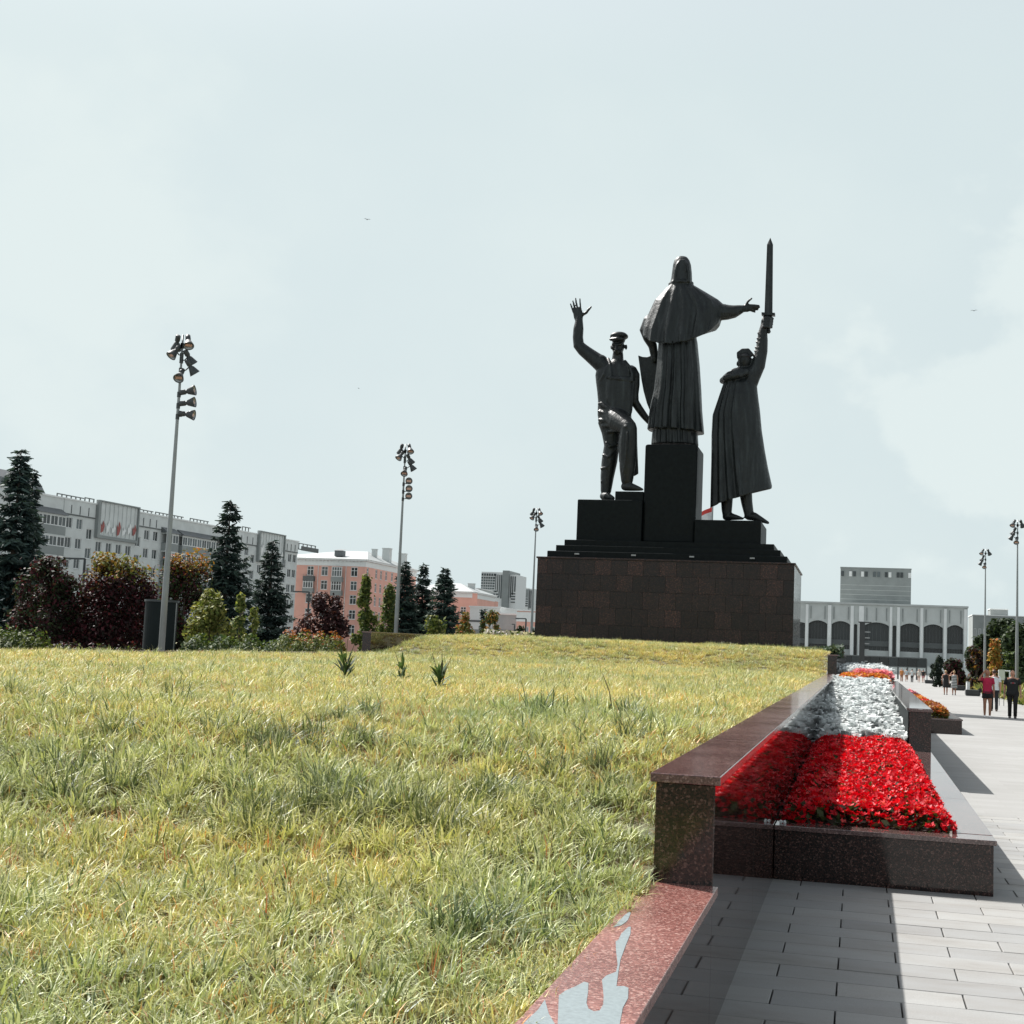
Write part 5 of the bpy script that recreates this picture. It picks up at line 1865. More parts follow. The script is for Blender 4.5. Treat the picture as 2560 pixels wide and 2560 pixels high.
bench_spots = [(2432, 1740, 'nearest dark block bench right of the promenade'), (2397, 1726, 'second dark block bench behind the striped dress walker'), (2378, 1719, 'third dark block bench between the two women'),
               (2347, 1713, 'fourth dark block bench left of the woman in black'), (2323, 1709, 'farthest dark block bench at the plaza edge')]
for i, (px, py, lab) in enumerate(bench_spots):
    q = ground(px, py)
    t = thing('block_bench', lab, 'bench', tuple(q), 0, 'dark block benches along the promenade')
    MB().box(-.48, .48, -.3, .5, .06, .42).build('seat_block', M['bench_black'], t, bevel=.02)
    MB().box(-.44, .44, -.26, .46, 0, .058).build('plinth', M['grey_dark'], t)
    if i != 1:
        b_ = thing('bollard', ('white cylinder bollard beside the ' + lab.split(' right')[0].split(' behind')[0].split(' between')[0].split(' left')[0].split(' at')[0]), 'bollard', (q.x - .25, q.y + .95, 0), 0, 'white bollards along the promenade')
        MB().cyl((0, 0, 0), .13, .13, .92, 14).build('shaft', M['bollard_white'], b_, smooth=False)
        MB().cyl((0, 0, .921), .14, .10, .05, 14).build('cap', M['grey_dark'], b_)

# white metal frame, banner board, dark canopy and black mast towards the theatre
q = ground(2394, 1716)
t = thing('metal_frame', 'white metal goal frame behind the striped dress walker', 'frame', (q.x, 104, 0))
w, zf = at(2408, 1690, 104).x - at(2381, 1690, 104).x, at(2394, 1672, 104).z
for u in (-w / 2, w / 2):
    MB().tube([(u, 0, 0), (u, 0, zf)], .05, 6).build('post', M['bollard_white'], t)
MB().tube([(-w / 2, 0, zf), (w / 2, 0, zf)], .05, 6).build('crossbar', M['bollard_white'], t)
t = thing('notice_board', 'pale notice board behind the man in the white shirt', 'sign', (at(2505, 1690, 74).x, 74, 0))
M['board'] = plain('faded pale board', (.52, .56, .46), .7, var=.05)
za, zb = at(2505, 1700, 74).z, at(2505, 1674, 74).z
MB().box(-.16, .14, -.03, .03, za, zb).build('panel', M['board'], t)
for u in (-.12, .10):
    MB().box(u - .015, u + .015, .031, .06, 0, zb).build('leg', M['grey_dark'], t)
YC = 210
x0, x1 = at(2106, 1650, YC).x, at(2316, 1655, YC).x
t = thing('dark_screen', 'long dark glazed screen on posts across the plaza before the theatre', 'screen', (x0, YC, 0))
za, zb = at(2210, 1664, YC).z, at(2210, 1643, YC).z
n = 9
for k in range(n):
    MB().box((x1 - x0) * k / n + .04, (x1 - x0) * (k + 1) / n - .04, -.06, .06, za, zb).build('glass_panel', M['pane_dark'], t)
MB().box(0, x1 - x0, -.12, .12, zb + .002, zb + .14).build('top_rail', M['grey_dark'], t)
MB().box(0, x1 - x0, -.12, .12, za - .14, za - .002).build('bottom_rail', M['grey_dark'], t)
for k in range(10):
    u = (x1 - x0) * k / 9
    MB().box(u - .12, u + .12, .13, .37, 0, zb).build('post', M['grey_dark'], t)
t = thing('black_mast', 'black finned mast standing before the theatre arches', 'mast', (at(2155, 1600, 150).x, 150, 0))
zt = at(2155, 1557, 150).z
MB().box(-.28, .28, -.2, .2, 0, zt).build('shaft', M['bench_black'], t)
for k in range(7):
    z = zt - 1.0 - k * .62
    MB().box(.282, .85 - k * .05, -.1, .1, z, z + .09).build('fin', M['reflector'], t)
MB().box(-.4, .95, -.25, .25, zt + .002, zt + .12).build('cap', M['bench_black'], t)

# ================================================================== people
def cloth(name, col, rough=.85):
    return plain(name, col, rough, var=.12, scale=14, bumps=.2)


M['skin'] = plain('sunlit skin', (.46, .24, .16), .55, var=.06, scale=8)
M['skin_tan'] = plain('tanned skin', (.33, .155, .095), .55, var=.06, scale=8)
HAIR = {'brown': plain('brown hair', (.05, .028, .018), .6, var=.3, scale=30), 'blond': plain('blond hair', (.36, .24, .12), .6, var=.3, scale=30), 'black': plain('dark hair', (.015, .012, .011), .5, var=.3, scale=30)}


def person(label, loc, face, h, top_col, leg_col, skin='skin', hair='brown', hair_len='short', legs='trousers', stride=.12, arms=((.10, -.09), (-.10, .11)), sleeves='short', shoe=(.03, .03, .03), build=1.0, raised=None, voxel=.016, bag=False, stripes=False, print_on=False):
    """a walking adult: one continuous body mesh; hair and clothes are its parts. Local -y is forward."""
    t = thing('person', label, 'person', loc, face, 'people walking on the promenade')
    k = h / 1.75
    V3 = lambda x, y, z: Vector((x * k, y * k, z * k))
    mb = MB()
    # trunk, neck, head
    mb.tube([V3(0, 0, .92), V3(0, .01, 1.10), V3(0, 0, 1.30), V3(0, .01, 1.43)], [.135 * k * build, .128 * k * build, .150 * k * build, .105 * k], 14, flat=.68, flat_axis=(0, 1, 0))
    mb.tube([V3(-.17 * build, .01, 1.405), V3(0, .01, 1.425), V3(.17 * build, .01, 1.405)], [.062 * k, .075 * k, .062 * k], 10)
    mb.tube([V3(0, .01, 1.42), V3(0, -.005, 1.54)], [.058 * k, .052 * k], 10)
    mb.ball(V3(0, -.005, 1.635), .075 * k, .092 * k, .112 * k, 14, 10)
    mb.ball(V3(0, -.035, 1.575), .052 * k, .055 * k, .045 * k, 10, 7)
    mb.tube([V3(0, -.092, 1.645), V3(0, -.108, 1.612)], [.011 * k, .016 * k], 6)
    for s_ in (-1, 1):
        mb.ball(V3(.076 * s_, .005, 1.628), .012 * k, .02 * k, .03 * k, 8, 6)
    hips, feet, knees = {}, {}, {}
    for s_ in (-1, 1):
        st = stride * s_
        hip, ankle = V3(.085 * s_ * build, 0, .92), V3(.085 * s_, -st, .085 if abs(stride) < .3 else .10)
        knee = V3(.09 * s_, -st * .55 - .035, .50)
        mb.tube([hip, (hip + knee) / 2, knee, (knee + ankle) / 2 + V3(0, .012, 0), ankle], [.098 * k * build, .080 * k, .056 * k, .052 * k, .036 * k], 12)
        mb.tube([ankle + V3(0, .035, -.04), ankle + V3(0, -.05, -.048), ankle + V3(0, -.15, -.06)], [.038 * k, .038 * k, .026 * k], 8)
        knees[s_], feet[s_], hips[s_] = knee, ankle, hip
    hands = {}
    for i, s_ in enumerate((-1, 1)):
        sh = V3(.195 * s_ * build, .01, 1.40)
        if raised == s_:
            el, wr = V3(.32 * s_, -.10, 1.36), V3(.16 * s_, -.16, 1.62)
            tip = V3(.10 * s_, -.15, 1.70)
        else:
            sw = arms[i][1]
            el = V3(.235 * s_ * build, .03 - sw * .4, 1.12)
            wr = V3(.235 * s_ * build, -.06 - sw, .88)
            tip = wr + V3(0, -.03, -.13)
        mb.tube([sh, (sh + el) / 2, el, (el + wr) / 2, wr], [.052 * k, .048 * k, .040 * k, .038 * k, .026 * k], 10)
        d = (tip - wr).normalized()
        ac = d.cross(Vector((0, 1, 0)))
        ac = ac.normalized() if ac.length > .1 else Vector((1, 0, 0))
        mb.tube([wr, wr + d * .07 * k], [.028 * k, .034 * k], 8, flat=.6)
        for f in range(4):
            o_ = ac * (f - 1.5) * .017 * k
            mb.tube([wr + d * .07 * k + o_, wr + d * (.12 + .012 * (1.5 - abs(f - 1.4))) * k + o_ * 1.1 + V3(0, -.012, 0), wr + d * (.145 + .015 * (1.5 - abs(f - 1.4))) * k + o_ + V3(0, -.025, 0)], [.0095 * k, .009 * k, .007 * k], 6)
        mb.tube([wr + d * .03 * k + V3(0, -.02, 0), wr + d * .075 * k + V3(0, -.055, 0)], [.011 * k, .009 * k], 6)
        hands[s_] = (sh, el, wr)
    link_mesh('body', remeshed(mb, 'body', voxel, 1, M[skin]), None, t)
    # clothes: slightly larger shells that end at neckline, cuffs, waist and hem
    tm = cloth('cloth ' + label[:24], top_col)
    mb = MB()
    zb = .90 if legs != 'dress' else .55
    prof = [(1.455, .085, .07), (1.43, .15, .09), (1.38, .205 * build, .115), (1.28, .195 * build, .128), (1.12, .170 * build, .118), (.98, .190 * build, .132), (.89, .208 * build, .142)]
    if legs == 'dress':
        prof += [(.75, .20, .15), (.60, .215, .165), (.52, .22, .17)]
    rings_ = []
    for z, rx, ry in prof:
        rings_.append([V3(rx * math.cos(a) * (1 + .02 * math.sin(5 * a + z * 9)), .008 + ry * math.sin(a), z) for a in [2 * math.pi * j / 22 for j in range(22)]])
    mb.rings(rings_, caps=False)
    if sleeves:
        for s_ in (-1, 1):
            sh, el, wr = hands[s_]
            e_ = el if sleeves == 'long' else sh + (el - sh) * .62
            pts = [sh + V3(-.03 * s_, 0, .005), sh, e_] + ([wr] if sleeves == 'long' else [])
            mb.tube(pts, [.078 * k, .072 * k, .062 * k] + ([.04 * k] if sleeves == 'long' else []), 10, round_ends=False)
    if stripes:
        m_, nt, b2 = new_mat('striped dress cloth')
        tc = N(nt, 'ShaderNodeTexCoord')
        sp_ = N(nt, 'ShaderNodeSeparateXYZ')
        nt.links.new(tc.outputs['Object'], sp_.inputs['Vector'])
        ml = N(nt, 'ShaderNodeMath', operation='MULTIPLY')
        ml.inputs[1].default_value = 9.5
        nt.links.new(sp_.outputs['Z'], ml.inputs[0])
        fr = N(nt, 'ShaderNodeMath', operation='FRACT')
        nt.links.new(ml.outputs[0], fr.inputs[0])
        nt.links.new(ramp(nt, fr.outputs[0], [(0, (.02, .025, .03)), (.55, (.55, .56, .55))], 'CONSTANT'), b2.inputs['Base Color'])
        tm = m_
    mb.build('dress' if legs == 'dress' else 'shirt', tm, t, smooth=True)
    if print_on:
        mb = MB()
        for cx, w_, mi in ((-.055, .035, 0), (.0, .045, 1), (.06, .03, 0)):
            mb.add([V3(cx - w_, -.131, 1.26), V3(cx + w_, -.131, 1.26), V3(cx + w_ * .8, -.131, 1.31), V3(cx - w_ * .8, -.131, 1.31)], [(0, 1, 2, 3)], mi)
        mb.build('shirt_print', [cloth('grey print', (.16, .15, .15)), cloth('red print', (.35, .05, .06))], t)
    lm = cloth('legwear ' + label[:24], leg_col)
    if legs in ('trousers', 'shorts'):
        mb = MB()
        mb.rings([[V3(rx * math.cos(a), .005 + ry * math.sin(a), z) for a in [2 * math.pi * j / 18 for j in range(18)]] for z, rx, ry in ((.99, .182 * build, .126), (.92, .202 * build, .138), (.80, .200 * build, .134))])
        for s_ in (-1, 1):
            kn, an, hp = knees[s_], feet[s_], hips[s_]
            if legs == 'trousers':
                mb.tube([hp, (hp + kn) / 2, kn, (kn + an) / 2, an + V3(0, .005, -.01)], [.108 * k * build, .092 * k, .073 * k, .066 * k, .062 * k], 12, round_ends=False)
            else:
                e_ = hp + (kn - hp) * .52
                mb.tube([hp, e_], [.112 * k * build, .112 * k], 12, round_ends=False)
        mb.build('trousers' if legs == 'trousers' else 'shorts', lm, t, smooth=True)
    sm = plain('shoe ' + label[:20], shoe, .5)
    for s_ in (-1, 1):
        an = feet[s_]
        mb = MB()
        mb.tube([an + V3(0, .045, -.045), an + V3(0, -.05, -.047), an + V3(0, -.165, -.06)], [.046 * k, .046 * k, .032 * k], 10)
        mb.build('shoe', sm, t, smooth=True)
    if hair_len != 'bald':
        mb = MB()
        mb.ball(V3(0, .018, 1.66), .083 * k, .093 * k, .098 * k, 14, 9)
        if hair_len == 'long':
            mb.tube([V3(0, .05, 1.66), V3(0, .085, 1.52), V3(0, .10, 1.38)], [.078 * k, .085 * k, .055 * k], 12, flat=.6, flat_axis=(0, 1, 0))
        if hair_len == 'bun':
            mb.ball(V3(0, .06, 1.76), .045 * k, .045 * k, .045 * k)
        link_mesh('hair', remeshed(mb, 'hair', .014, 2, HAIR[hair]), None, t)
    if bag:
        mb = MB()
        mb.box(-.30 * k, -.20 * k, -.12 * k, .06 * k, .90 * k, 1.06 * k)
        bg = mb.build('shoulder_bag', cloth('black bag', (.02, .02, .022)), t, bevel=.015)
        mb = MB()
        mb.tube([V3(-.25, -.03, 1.06), V3(-.14, -.05, 1.42), V3(.10, .02, 1.44)], .008, 6)
        mb.build('bag_strap', cloth('black strap', (.02, .02, .022)), t)
    return t


F = math.pi        # facing away
gp = lambda px, py, dy=0: tuple(Vector((ground(px, py).x, ground(px, py).y, 0)))
person('woman in red top and black shorts walking nearer, one hand to her head', gp(2468, 1794), .0, 1.78, (.42, .015, .06), (.012, .012, .014), skin='skin_tan', hair='brown', hair_len='bun', legs='shorts', stride=.05, raised=-1, shoe=(.75, .75, .74), bag=True, build=.92)
person('man in white shirt and dark trousers walking away behind the woman in red', gp(2485, 1778), F, 1.80, (.68, .72, .74), (.02, .022, .026), hair='brown', stride=.14, shoe=(.05, .03, .02), build=1.05)
person('bald man in black t-shirt and black trousers walking nearer on the right', gp(2531, 1796), .0, 1.80, (.014, .016, .017), (.012, .012, .013), hair_len='bald', stride=.10, build=1.14, print_on=True)
person('woman in a short black dress walking away', gp(2364, 1737), F, 1.66, (.012, .012, .013), (.0, .0, .0), skin='skin_tan', hair='blond', hair_len='short', legs='dress', sleeves=None, stride=.05)
person('woman in a striped dress walking away beside the black dress', gp(2385, 1738), F, 1.66, (.5, .5, .5), (0, 0, 0), skin='skin_tan', hair='blond', hair_len='bun', legs='dress', sleeves=None, stride=.06, stripes=True, raised=1)
far = [(2254, 1704, 'far walker in orange top at the plaza', (.50, .20, .06), (.30, .14, .08), 'trousers', .0), (2266, 1704, 'far walker in pale blue shirt at the plaza', (.45, .52, .55), (.30, .16, .11), 'shorts', F),
       (2280, 1706, 'far walker in white top and dark trousers', (.55, .58, .58), (.03, .035, .04), 'trousers', F), (2297, 1706, 'far walker in cream clothes raising an arm', (.60, .56, .50), (.50, .40, .34), 'shorts', 0),
       (2308, 1707, 'far walker in black top and pink skirt', (.02, .02, .02), (.50, .26, .28), 'shorts', F), (2205, 1680, 'tiny white figure far out on the plaza', (.62, .63, .62), (.5, .5, .5), 'trousers', 0)]
for px, py, lab, tc_, lc, lg, fc in far:
    person(lab, gp(px, py), fc, 1.62, tc_, lc, legs=lg, hair='brown' if 'orange' in lab else 'black', voxel=.03, stride=.14, raised=1 if 'arm' in lab else None)

# ================================================================== birds
M['bird'] = plain('dark plumage', (.03, .03, .032), .7)
for px, py, lab, s_, tilt in ((918, 549, 'bird gliding high left of the monument', 1.0, .2), (2435, 777, 'bird gliding beside the cloud on the right', .9, -.5), (897, 971, 'tiny far bird left of the middle mast top', .5, .8)):
    q = at(px, py, 62)
    t = thing('bird', lab, 'bird', tuple(q), .4 + tilt, 'birds in the sky')
    t.scale = (s_ * .42,) * 3
    mb = MB()
    mb.tube([(0, -.16, 0), (0, -.06, .0), (0, .08, 0), (0, .22, .01)], [.018, .045, .04, .012], 8)
    mb.ball((0, -.19, .012), .028, .035, .028)
    mb.build('body', M['bird'], t, smooth=True)
    for sd in (-1, 1):
        MB().plate([(0.02 * sd, -.06, .01), (.20 * sd, -.09, .08), (.42 * sd, .02, .05), (.22 * sd, .04, .075), (.02 * sd, .06, .01)][::sd], (0, 0, .008)).build('wing', M['bird'], t)

# ================================================================== flower beds
M['petal'] = foliage('flower petals', .30, .5, .25, rnd=.05)
M['silver_leaf'] = foliage('felted silver leaves', .22, .75, .15, rnd=.05, through=(1.0, 1.0, 1.0))


def flower_cloud(name, label, rg, pos, petal_cols, psize, petals=5, leaf_pos=None, leaf_cols=None, lsize=.05, mat='petal', weights=None, up=.8):
    """many small blossoms of a few petals each, over a mass of leaves"""
    n = len(pos)
    up_ = rnd_unit(rg, n) * .55 + np.array([0, 0, up])
    up_ /= np.linalg.norm(up_, axis=1)[:, None]
    t = rnd_unit(rg, n)
    t -= up_ * (t * up_).sum(1)[:, None]
    t /= np.linalg.norm(t, axis=1)[:, None]
    b_ = np.cross(up_, t)
    col = pick_cols(rg, n, petal_cols, weights)
    Vs, Cs = [], []
    sc = (psize * (.7 + .6 * rg.random(n)))[:, None]
    for k in range(petals):
        a = 6.283 * k / petals
        d = t * math.cos(a) + b_ * math.sin(a)
        w = -t * math.sin(a) + b_ * math.cos(a)
        lift = up_ * (.25 + .5 * rg.random(n))[:, None]
        Vs.append(np.stack([pos, pos + (d * .55 - w * .42 + lift * .5) * sc, pos + (d * 1.0 + lift) * sc, pos + (d * .55 + w * .42 + lift * .5) * sc], 1))
        Cs.append(col * (.85 + .3 * rg.random((n, 1))))
    if leaf_pos is not None:
        m_ = len(leaf_pos)
        nn = rnd_unit(rg, m_) * .8 + np.array([0, 0, .7])
        nn /= np.linalg.norm(nn, axis=1)[:, None]
        Vs.append(leaf_quads(rg, leaf_pos, nn, lsize, 1.5))
        Cs.append(pick_cols(rg, m_, leaf_cols))
    o = link_mesh(name, quad_cloud(name, np.concatenate(Vs), np.concatenate(Cs), M[mat]))
    return tag(o, label, 'flower bed', kind='stuff')


def fill(rg, n, x0, x1, y0, y1, zf, jit):
    x = x0 + (x1 - x0) * rg.random(n)
    y = y0 + (y1 - y0) * rg.random(n)
    # rounded shoulders and low mounds
    edge = np.minimum(np.minimum(x - x0, x1 - x), np.minimum(y - y0, 6.0))
    mound = np.array([mnoise.noise(Vector((a * 2.6, b_ * 2.6, 1.7))) for a, b_ in zip(x, y)]) * .045
    z = np.array([zf(b_) for b_ in y]) + mound - .13 * np.clip(1 - edge / .16, 0, 1) ** 1.6 + jit * (rg.random(n) - .6)
    return np.stack([x, y, z], 1)


BEDX0, BEDX1 = XW + .03, .745
rg = np.random.default_rng(101)
zr = lambda y: .56 + .009 * (y - 11.3)
pos = fill(rg, 10500, BEDX0, BEDX1 + .03, 11.55, 21.2, zr, .05)
lp = fill(rg, 9000, BEDX0, BEDX1 + .02, 11.52, 21.2, lambda y: zr(y) - .035, .12)
flower_cloud('red_flower_bed', 'dense bed of bright red blossoms in the near planter', rg, pos, [(.60, .003, .015), (.50, .002, .012), (.68, .008, .020), (.66, .08, .08)], (.033), 5, lp,
             [(.030, .045, .016), (.045, .030, .018), (.06, .07, .025)], .055, weights=[.42, .30, .22, .06])

# silver foliage: rosettes of arching felted leaves, the bed climbing towards the back
def silver(name, label, rg, n, x0, x1, y0, y1, zf, scale=1.0, per=34):
    Vs, Cs = [], []
    for i in range(n):
        x, y = x0 + (x1 - x0) * rg.random(), y0 + (y1 - y0) * rg.random()
        z = zf(y) + rg.normal() * .03
        L = scale * (.15 + .09 * rg.random(per))
        az = rg.random(per) * 6.283
        el = .15 + 1.15 * rg.random(per)
        d = np.stack([np.cos(az), np.sin(az), np.zeros(per)], 1)
        w = np.stack([-np.sin(az), np.cos(az), np.zeros(per)], 1)
        c0 = np.array([x, y, z - .05]) + d * .02
        h_ = (np.sin(el) * L)[:, None]
        o_ = (np.cos(el) * L)[:, None]
        zz = np.array([0, 0, 1.0])
        p1 = c0 + d * o_ * .50 + zz * h_ * .75
        p2 = c0 + d * o_ * 1.05 + zz * h_ * .80
        hw = (.030 * scale * (.8 + .5 * rg.random(per)))[:, None]
        Vs.append(np.stack([c0 - w * hw * .35, c0 + w * hw * .35, p1 + w * hw, p1 - w * hw], 1))
        Vs.append(np.stack([p1 - w * hw, p1 + w * hw, p2 + w * hw * .12, p2 - w * hw * .12], 1))
        cc = np.array([.70, .73, .725]) * (.75 + .4 * rg.random((per, 1)))
        Cs += [cc, cc]
    o = link_mesh(name, quad_cloud(name, np.concatenate(Vs), np.concatenate(Cs), M['silver_leaf']))
    return tag(o, label, 'foliage bed', kind='stuff')


def z_silver(y):
    return .58 + (y - 21.0) / 15.5 * .72


rg = np.random.default_rng(102)
silver('silver_foliage_bed', 'bed of silver-white felted foliage behind the red flowers', rg, 470, BEDX0 + .02, .72, 21.1, 36.6, z_silver, 1.25)
silver('silver_foliage_bed', 'far strip of silver foliage beyond the pink flowers', rg, 420, BEDX0 + .05, .98, 42.6, 60.0, lambda y: 1.50 + .010 * (y - 42), 1.15)
rg = np.random.default_rng(103)
pos = fill(rg, 2200, BEDX0 + .1, .80, 36.2, 38.8, lambda y: 1.45, .08)
lp = fill(rg, 1500, BEDX0, .80, 36.2, 38.8, lambda y: 1.38, .1)
flower_cloud('orange_flower_bed', 'strip of orange flowers behind the silver foliage', rg, pos, [(.55, .16, .03), (.62, .28, .05), (.50, .09, .04)], .055, 4, lp, [(.10, .10, .03)], .07)
pos = fill(rg, 1800, BEDX0 + .4, .95, 38.8, 42.5, lambda y: 1.55, .09)
flower_cloud('pink_flower_bed', 'strip of pink flowers behind the orange ones', rg, pos, [(.72, .24, .32), (.74, .33, .40), (.66, .15, .22)], .060, 5, fill(rg, 1000, BEDX0 + .3, .95, 38.8, 42.5, lambda y: 1.47, .1), [(.05, .07, .03)], .07)
# the wide planter on the right: leafy orange, a red strip, orange, pink
rg = np.random.default_rng(104)
for (ya, yb, n, cols, lcols, nm, lab) in (
        (38.95, 43.5, 1500, [(.34, .09, .03), (.40, .20, .05), (.26, .06, .03)], [(.16, .17, .05), (.20, .16, .05), (.10, .12, .03)], 'coleus_bed', 'orange and green leafy plants in the wide planter'),
        (43.5, 46.5, 900, [(.70, .02, .05), (.62, .02, .06)], [(.10, .06, .03)], 'red_flower_bed', 'short red flower strip in the wide planter'),
        (46.5, 55.0, 2200, [(.60, .20, .05), (.64, .30, .06), (.55, .12, .04)], [(.14, .14, .04)], 'orange_flower_bed', 'orange flower strip in the wide planter'),
        (55.0, 64.0, 1800, [(.72, .22, .32), (.74, .30, .38)], [(.08, .08, .04)], 'pink_flower_bed', 'pink flower strip at the far end of the wide planter')):
    hz = .66 if 'coleus' in nm else .60
    pos = fill(rg, n, 1.12, 2.40, ya, yb, lambda y: hz + .004 * (y - 39), .12)
    lp = fill(rg, n, 1.12, 2.40, ya, yb, lambda y: hz - .08 + .004 * (y - 39), .18)
    flower_cloud(nm, lab, rg, pos, cols, .065, 4, lp, lcols, .11)

# a scrap of crumpled paper on the planter edge
q = at(1957, 2053, 11.42)
mb = MB()
rr = random.Random(4)
for k in range(2):
    mb.ball((k * .028 - .014, 0, .012), .012, .010, .014, 6, 5)
for i, v in enumerate(mb.v):
    mb.v[i] = (v[0] + rr.uniform(-.004, .004), v[1] + rr.uniform(-.004, .004), v[2] + rr.uniform(-.004, .004))
o = mb.build('paper_scrap', M['flag_white'], None, loc=(q.x, 11.42, .4255))
tag(o, 'tiny scrap of white paper on the front edge of the near planter', 'litter')

# ================================================================== long grass
def grass_material():
    m = foliage('long meadow grass', .24, .50, .42, rnd=.16, through=(1.0, 1.0, .70))
    nt = m.node_tree
    b = nt.nodes['Principled BSDF']
    hs = [n for n in nt.nodes if n.type == 'HUE_SAT'][0]
    geo = N(nt, 'ShaderNodeNewGeometry')
    nz = N(nt, 'ShaderNodeTexNoise', Scale=.42, Detail=5.0, Roughness=.62)
    nt.links.new(geo.outputs['Position'], nz.inputs['Vector'])
    tint = ramp(nt, nz.outputs['Fac'], [(.32, (.76, .86, .84)), (.5, (1.0, 1.0, .98)), (.68, (1.18, 1.08, .92))])
    c = mixc(nt, hs.outputs['Color'], tint, 1.0, 'MULTIPLY')
    for l in list(nt.links):
        if l.from_socket == hs.outputs['Color'] and l.to_node.type in ('BSDF_PRINCIPLED', 'MIX') and l.to_socket.node != c.node:
            to = l.to_socket
            nt.links.remove(l)
            nt.links.new(c, to)
    return m


M['grass'] = grass_material()
proto_col = bpy.data.collections.new('grass_tufts')


def tuft(name, seed, blades, radius, hmin, hmax, width, palette, weights, lean=.55, seg=3):
    rg = np.random.default_rng(seed)
    n = blades
    a = rg.random(n) * 6.283
    q = rg.random(n) ** .6 * radius
    c = np.stack([np.cos(a) * q, np.sin(a) * q, np.full(n, -.015)], 1)
    az = a + rg.normal(size=n) * .9
    d = np.stack([np.cos(az), np.sin(az), np.zeros(n)], 1)
    tw = az + math.pi / 2 + rg.normal(size=n) * .6
    w = np.stack([np.cos(tw), np.sin(tw), np.zeros(n)], 1)
    H = hmin + (hmax - hmin) * rg.random(n)
    bend = H * (.10 + lean * rg.random(n) ** 1.3)
    V, C_ = [], []
    col = pick_cols(rg, n, palette, weights)
    P = []
    for k in range(seg + 1):
        s_ = k / seg
        p_ = c + d * (bend * s_ ** 1.9 * 1.25)[:, None]
        p_[:, 2] += H * (s_ - .30 * (bend / H) * s_ ** 3 * 1.4)
        wd = width * (.7 + .6 * rg.random(n)) if k == 0 else wd0
        if k == 0:
            wd0 = wd
        P.append((p_, (wd0 * (1 - s_) ** .6 * (.7 + .5 * math.sin(math.pi * min(1, s_ + .25))) + .0004)[:, None]))
    for k in range(seg):
        (p0, w0), (p1, w1) = P[k], P[k + 1]
        V.append(np.stack([p0 - w * w0 / 2, p0 + w * w0 / 2, p1 + w * w1 / 2, p1 - w * w1 / 2], 1))
        sheath_shade = np.array([.20, .115, .045]) * (.7 + .6 * rg.random((n, 1)))      # brown of the sheaths, with shade between blades painted into each foot
        C_.append(col * .35 + sheath_shade * .65 if k == 0 else col)
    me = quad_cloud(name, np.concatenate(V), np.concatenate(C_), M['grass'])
    o = bpy.data.objects.new(name, me)
    proto_col.objects.link(o)
    return o


G1 = [(.43, .455, .185), (.31, .35, .135), (.52, .54, .31), (.57, .57, .39), (.42, .22, .08), (.10, .14, .06)]
GW = [.27, .25, .19, .11, .03, .15]
DK = [(.11, .145, .065), (.17, .21, .095), (.32, .36, .21), (.075, .10, .045)]
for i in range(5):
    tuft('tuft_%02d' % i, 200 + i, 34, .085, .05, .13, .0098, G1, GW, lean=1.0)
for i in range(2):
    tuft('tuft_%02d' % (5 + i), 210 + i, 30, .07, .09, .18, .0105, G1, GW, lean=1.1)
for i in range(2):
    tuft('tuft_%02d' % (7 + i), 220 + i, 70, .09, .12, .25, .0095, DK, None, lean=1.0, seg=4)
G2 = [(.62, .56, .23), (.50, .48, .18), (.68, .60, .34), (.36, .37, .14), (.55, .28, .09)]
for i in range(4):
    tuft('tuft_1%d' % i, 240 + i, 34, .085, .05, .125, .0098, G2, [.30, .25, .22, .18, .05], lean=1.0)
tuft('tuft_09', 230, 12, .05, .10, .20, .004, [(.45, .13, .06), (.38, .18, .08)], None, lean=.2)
rg = np.random.default_rng(300)
pts, rot, scl, idx = [], [], [], []


def scatter(y0, y1, dens, s0, s1, pick):
    xl = lambda y: max(XL + .08, -.76 * y - .7)
    area = sum(((XWB - .02) - xl(y0 + (y1 - y0) * (k + .5) / 20)) * (y1 - y0) / 20 for k in range(20))
    n = int(area * dens)
    cnt = 0
    while cnt < n:
        y = y0 + (y1 - y0) * rg.random()
        x = XL + (XWB - .07 - XL) * rg.random() if y > 20 else xl(y1) + (XWB - .06 - xl(y1)) * rg.random()
        if x < xl(y):
            continue
        cnt += 1
        if PX0 - .1 < x < PX1 + .1 and y > PY0 - .05:
            continue
        tall = mnoise.noise(Vector((x * .55, y * .4, 3.3)))
        pts.append((x, y, lawn_z(x, y)))
        rot.append((rg.normal() * .10, rg.normal() * .10, rg.random() * 6.283))
        s_ = (s0 + (s1 - s0) * rg.random()) * (1 + .35 * tall) * (.55 + .45 * min(1.0, (XWB - x) / .45))
        scl.append((s_, s_, s_ * (.9 + .3 * rg.random())))
        idx.append(pick(tall))


p_near = lambda t: int(rg.choice([0, 1, 2, 3, 4, 5, 6], p=[.17, .17, .17, .16, .16, .09, .08])) if rg.random() < .72 else (int(rg.integers(10, 14)) if t < .1 else int(rg.choice([5, 6, 7], p=[.485, .485, .03])))
p_far = lambda t: int(rg.integers(10, 14)) if rg.random() < .78 else int(rg.integers(0, 7))
scatter(3.2, 6.0, 190, .8, 1.15, p_near)
scatter(6.0, 8.0, 125, .85, 1.2, p_near)
scatter(8.0, 12.0, 115, .85, 1.25, lambda t: int(rg.integers(10, 14)) if rg.random() < .55 else p_near(t))
scatter(12.0, 24.0, 62, .95, 1.4, p_far)
scatter(24.0, 41.0, 28, 1.1, 1.6, p_far)
scatter(41.0, 50.0, 34, 1.1, 1.6, p_far)
scatter(50.0, 62.0, 22, 1.1, 1.7, p_far)


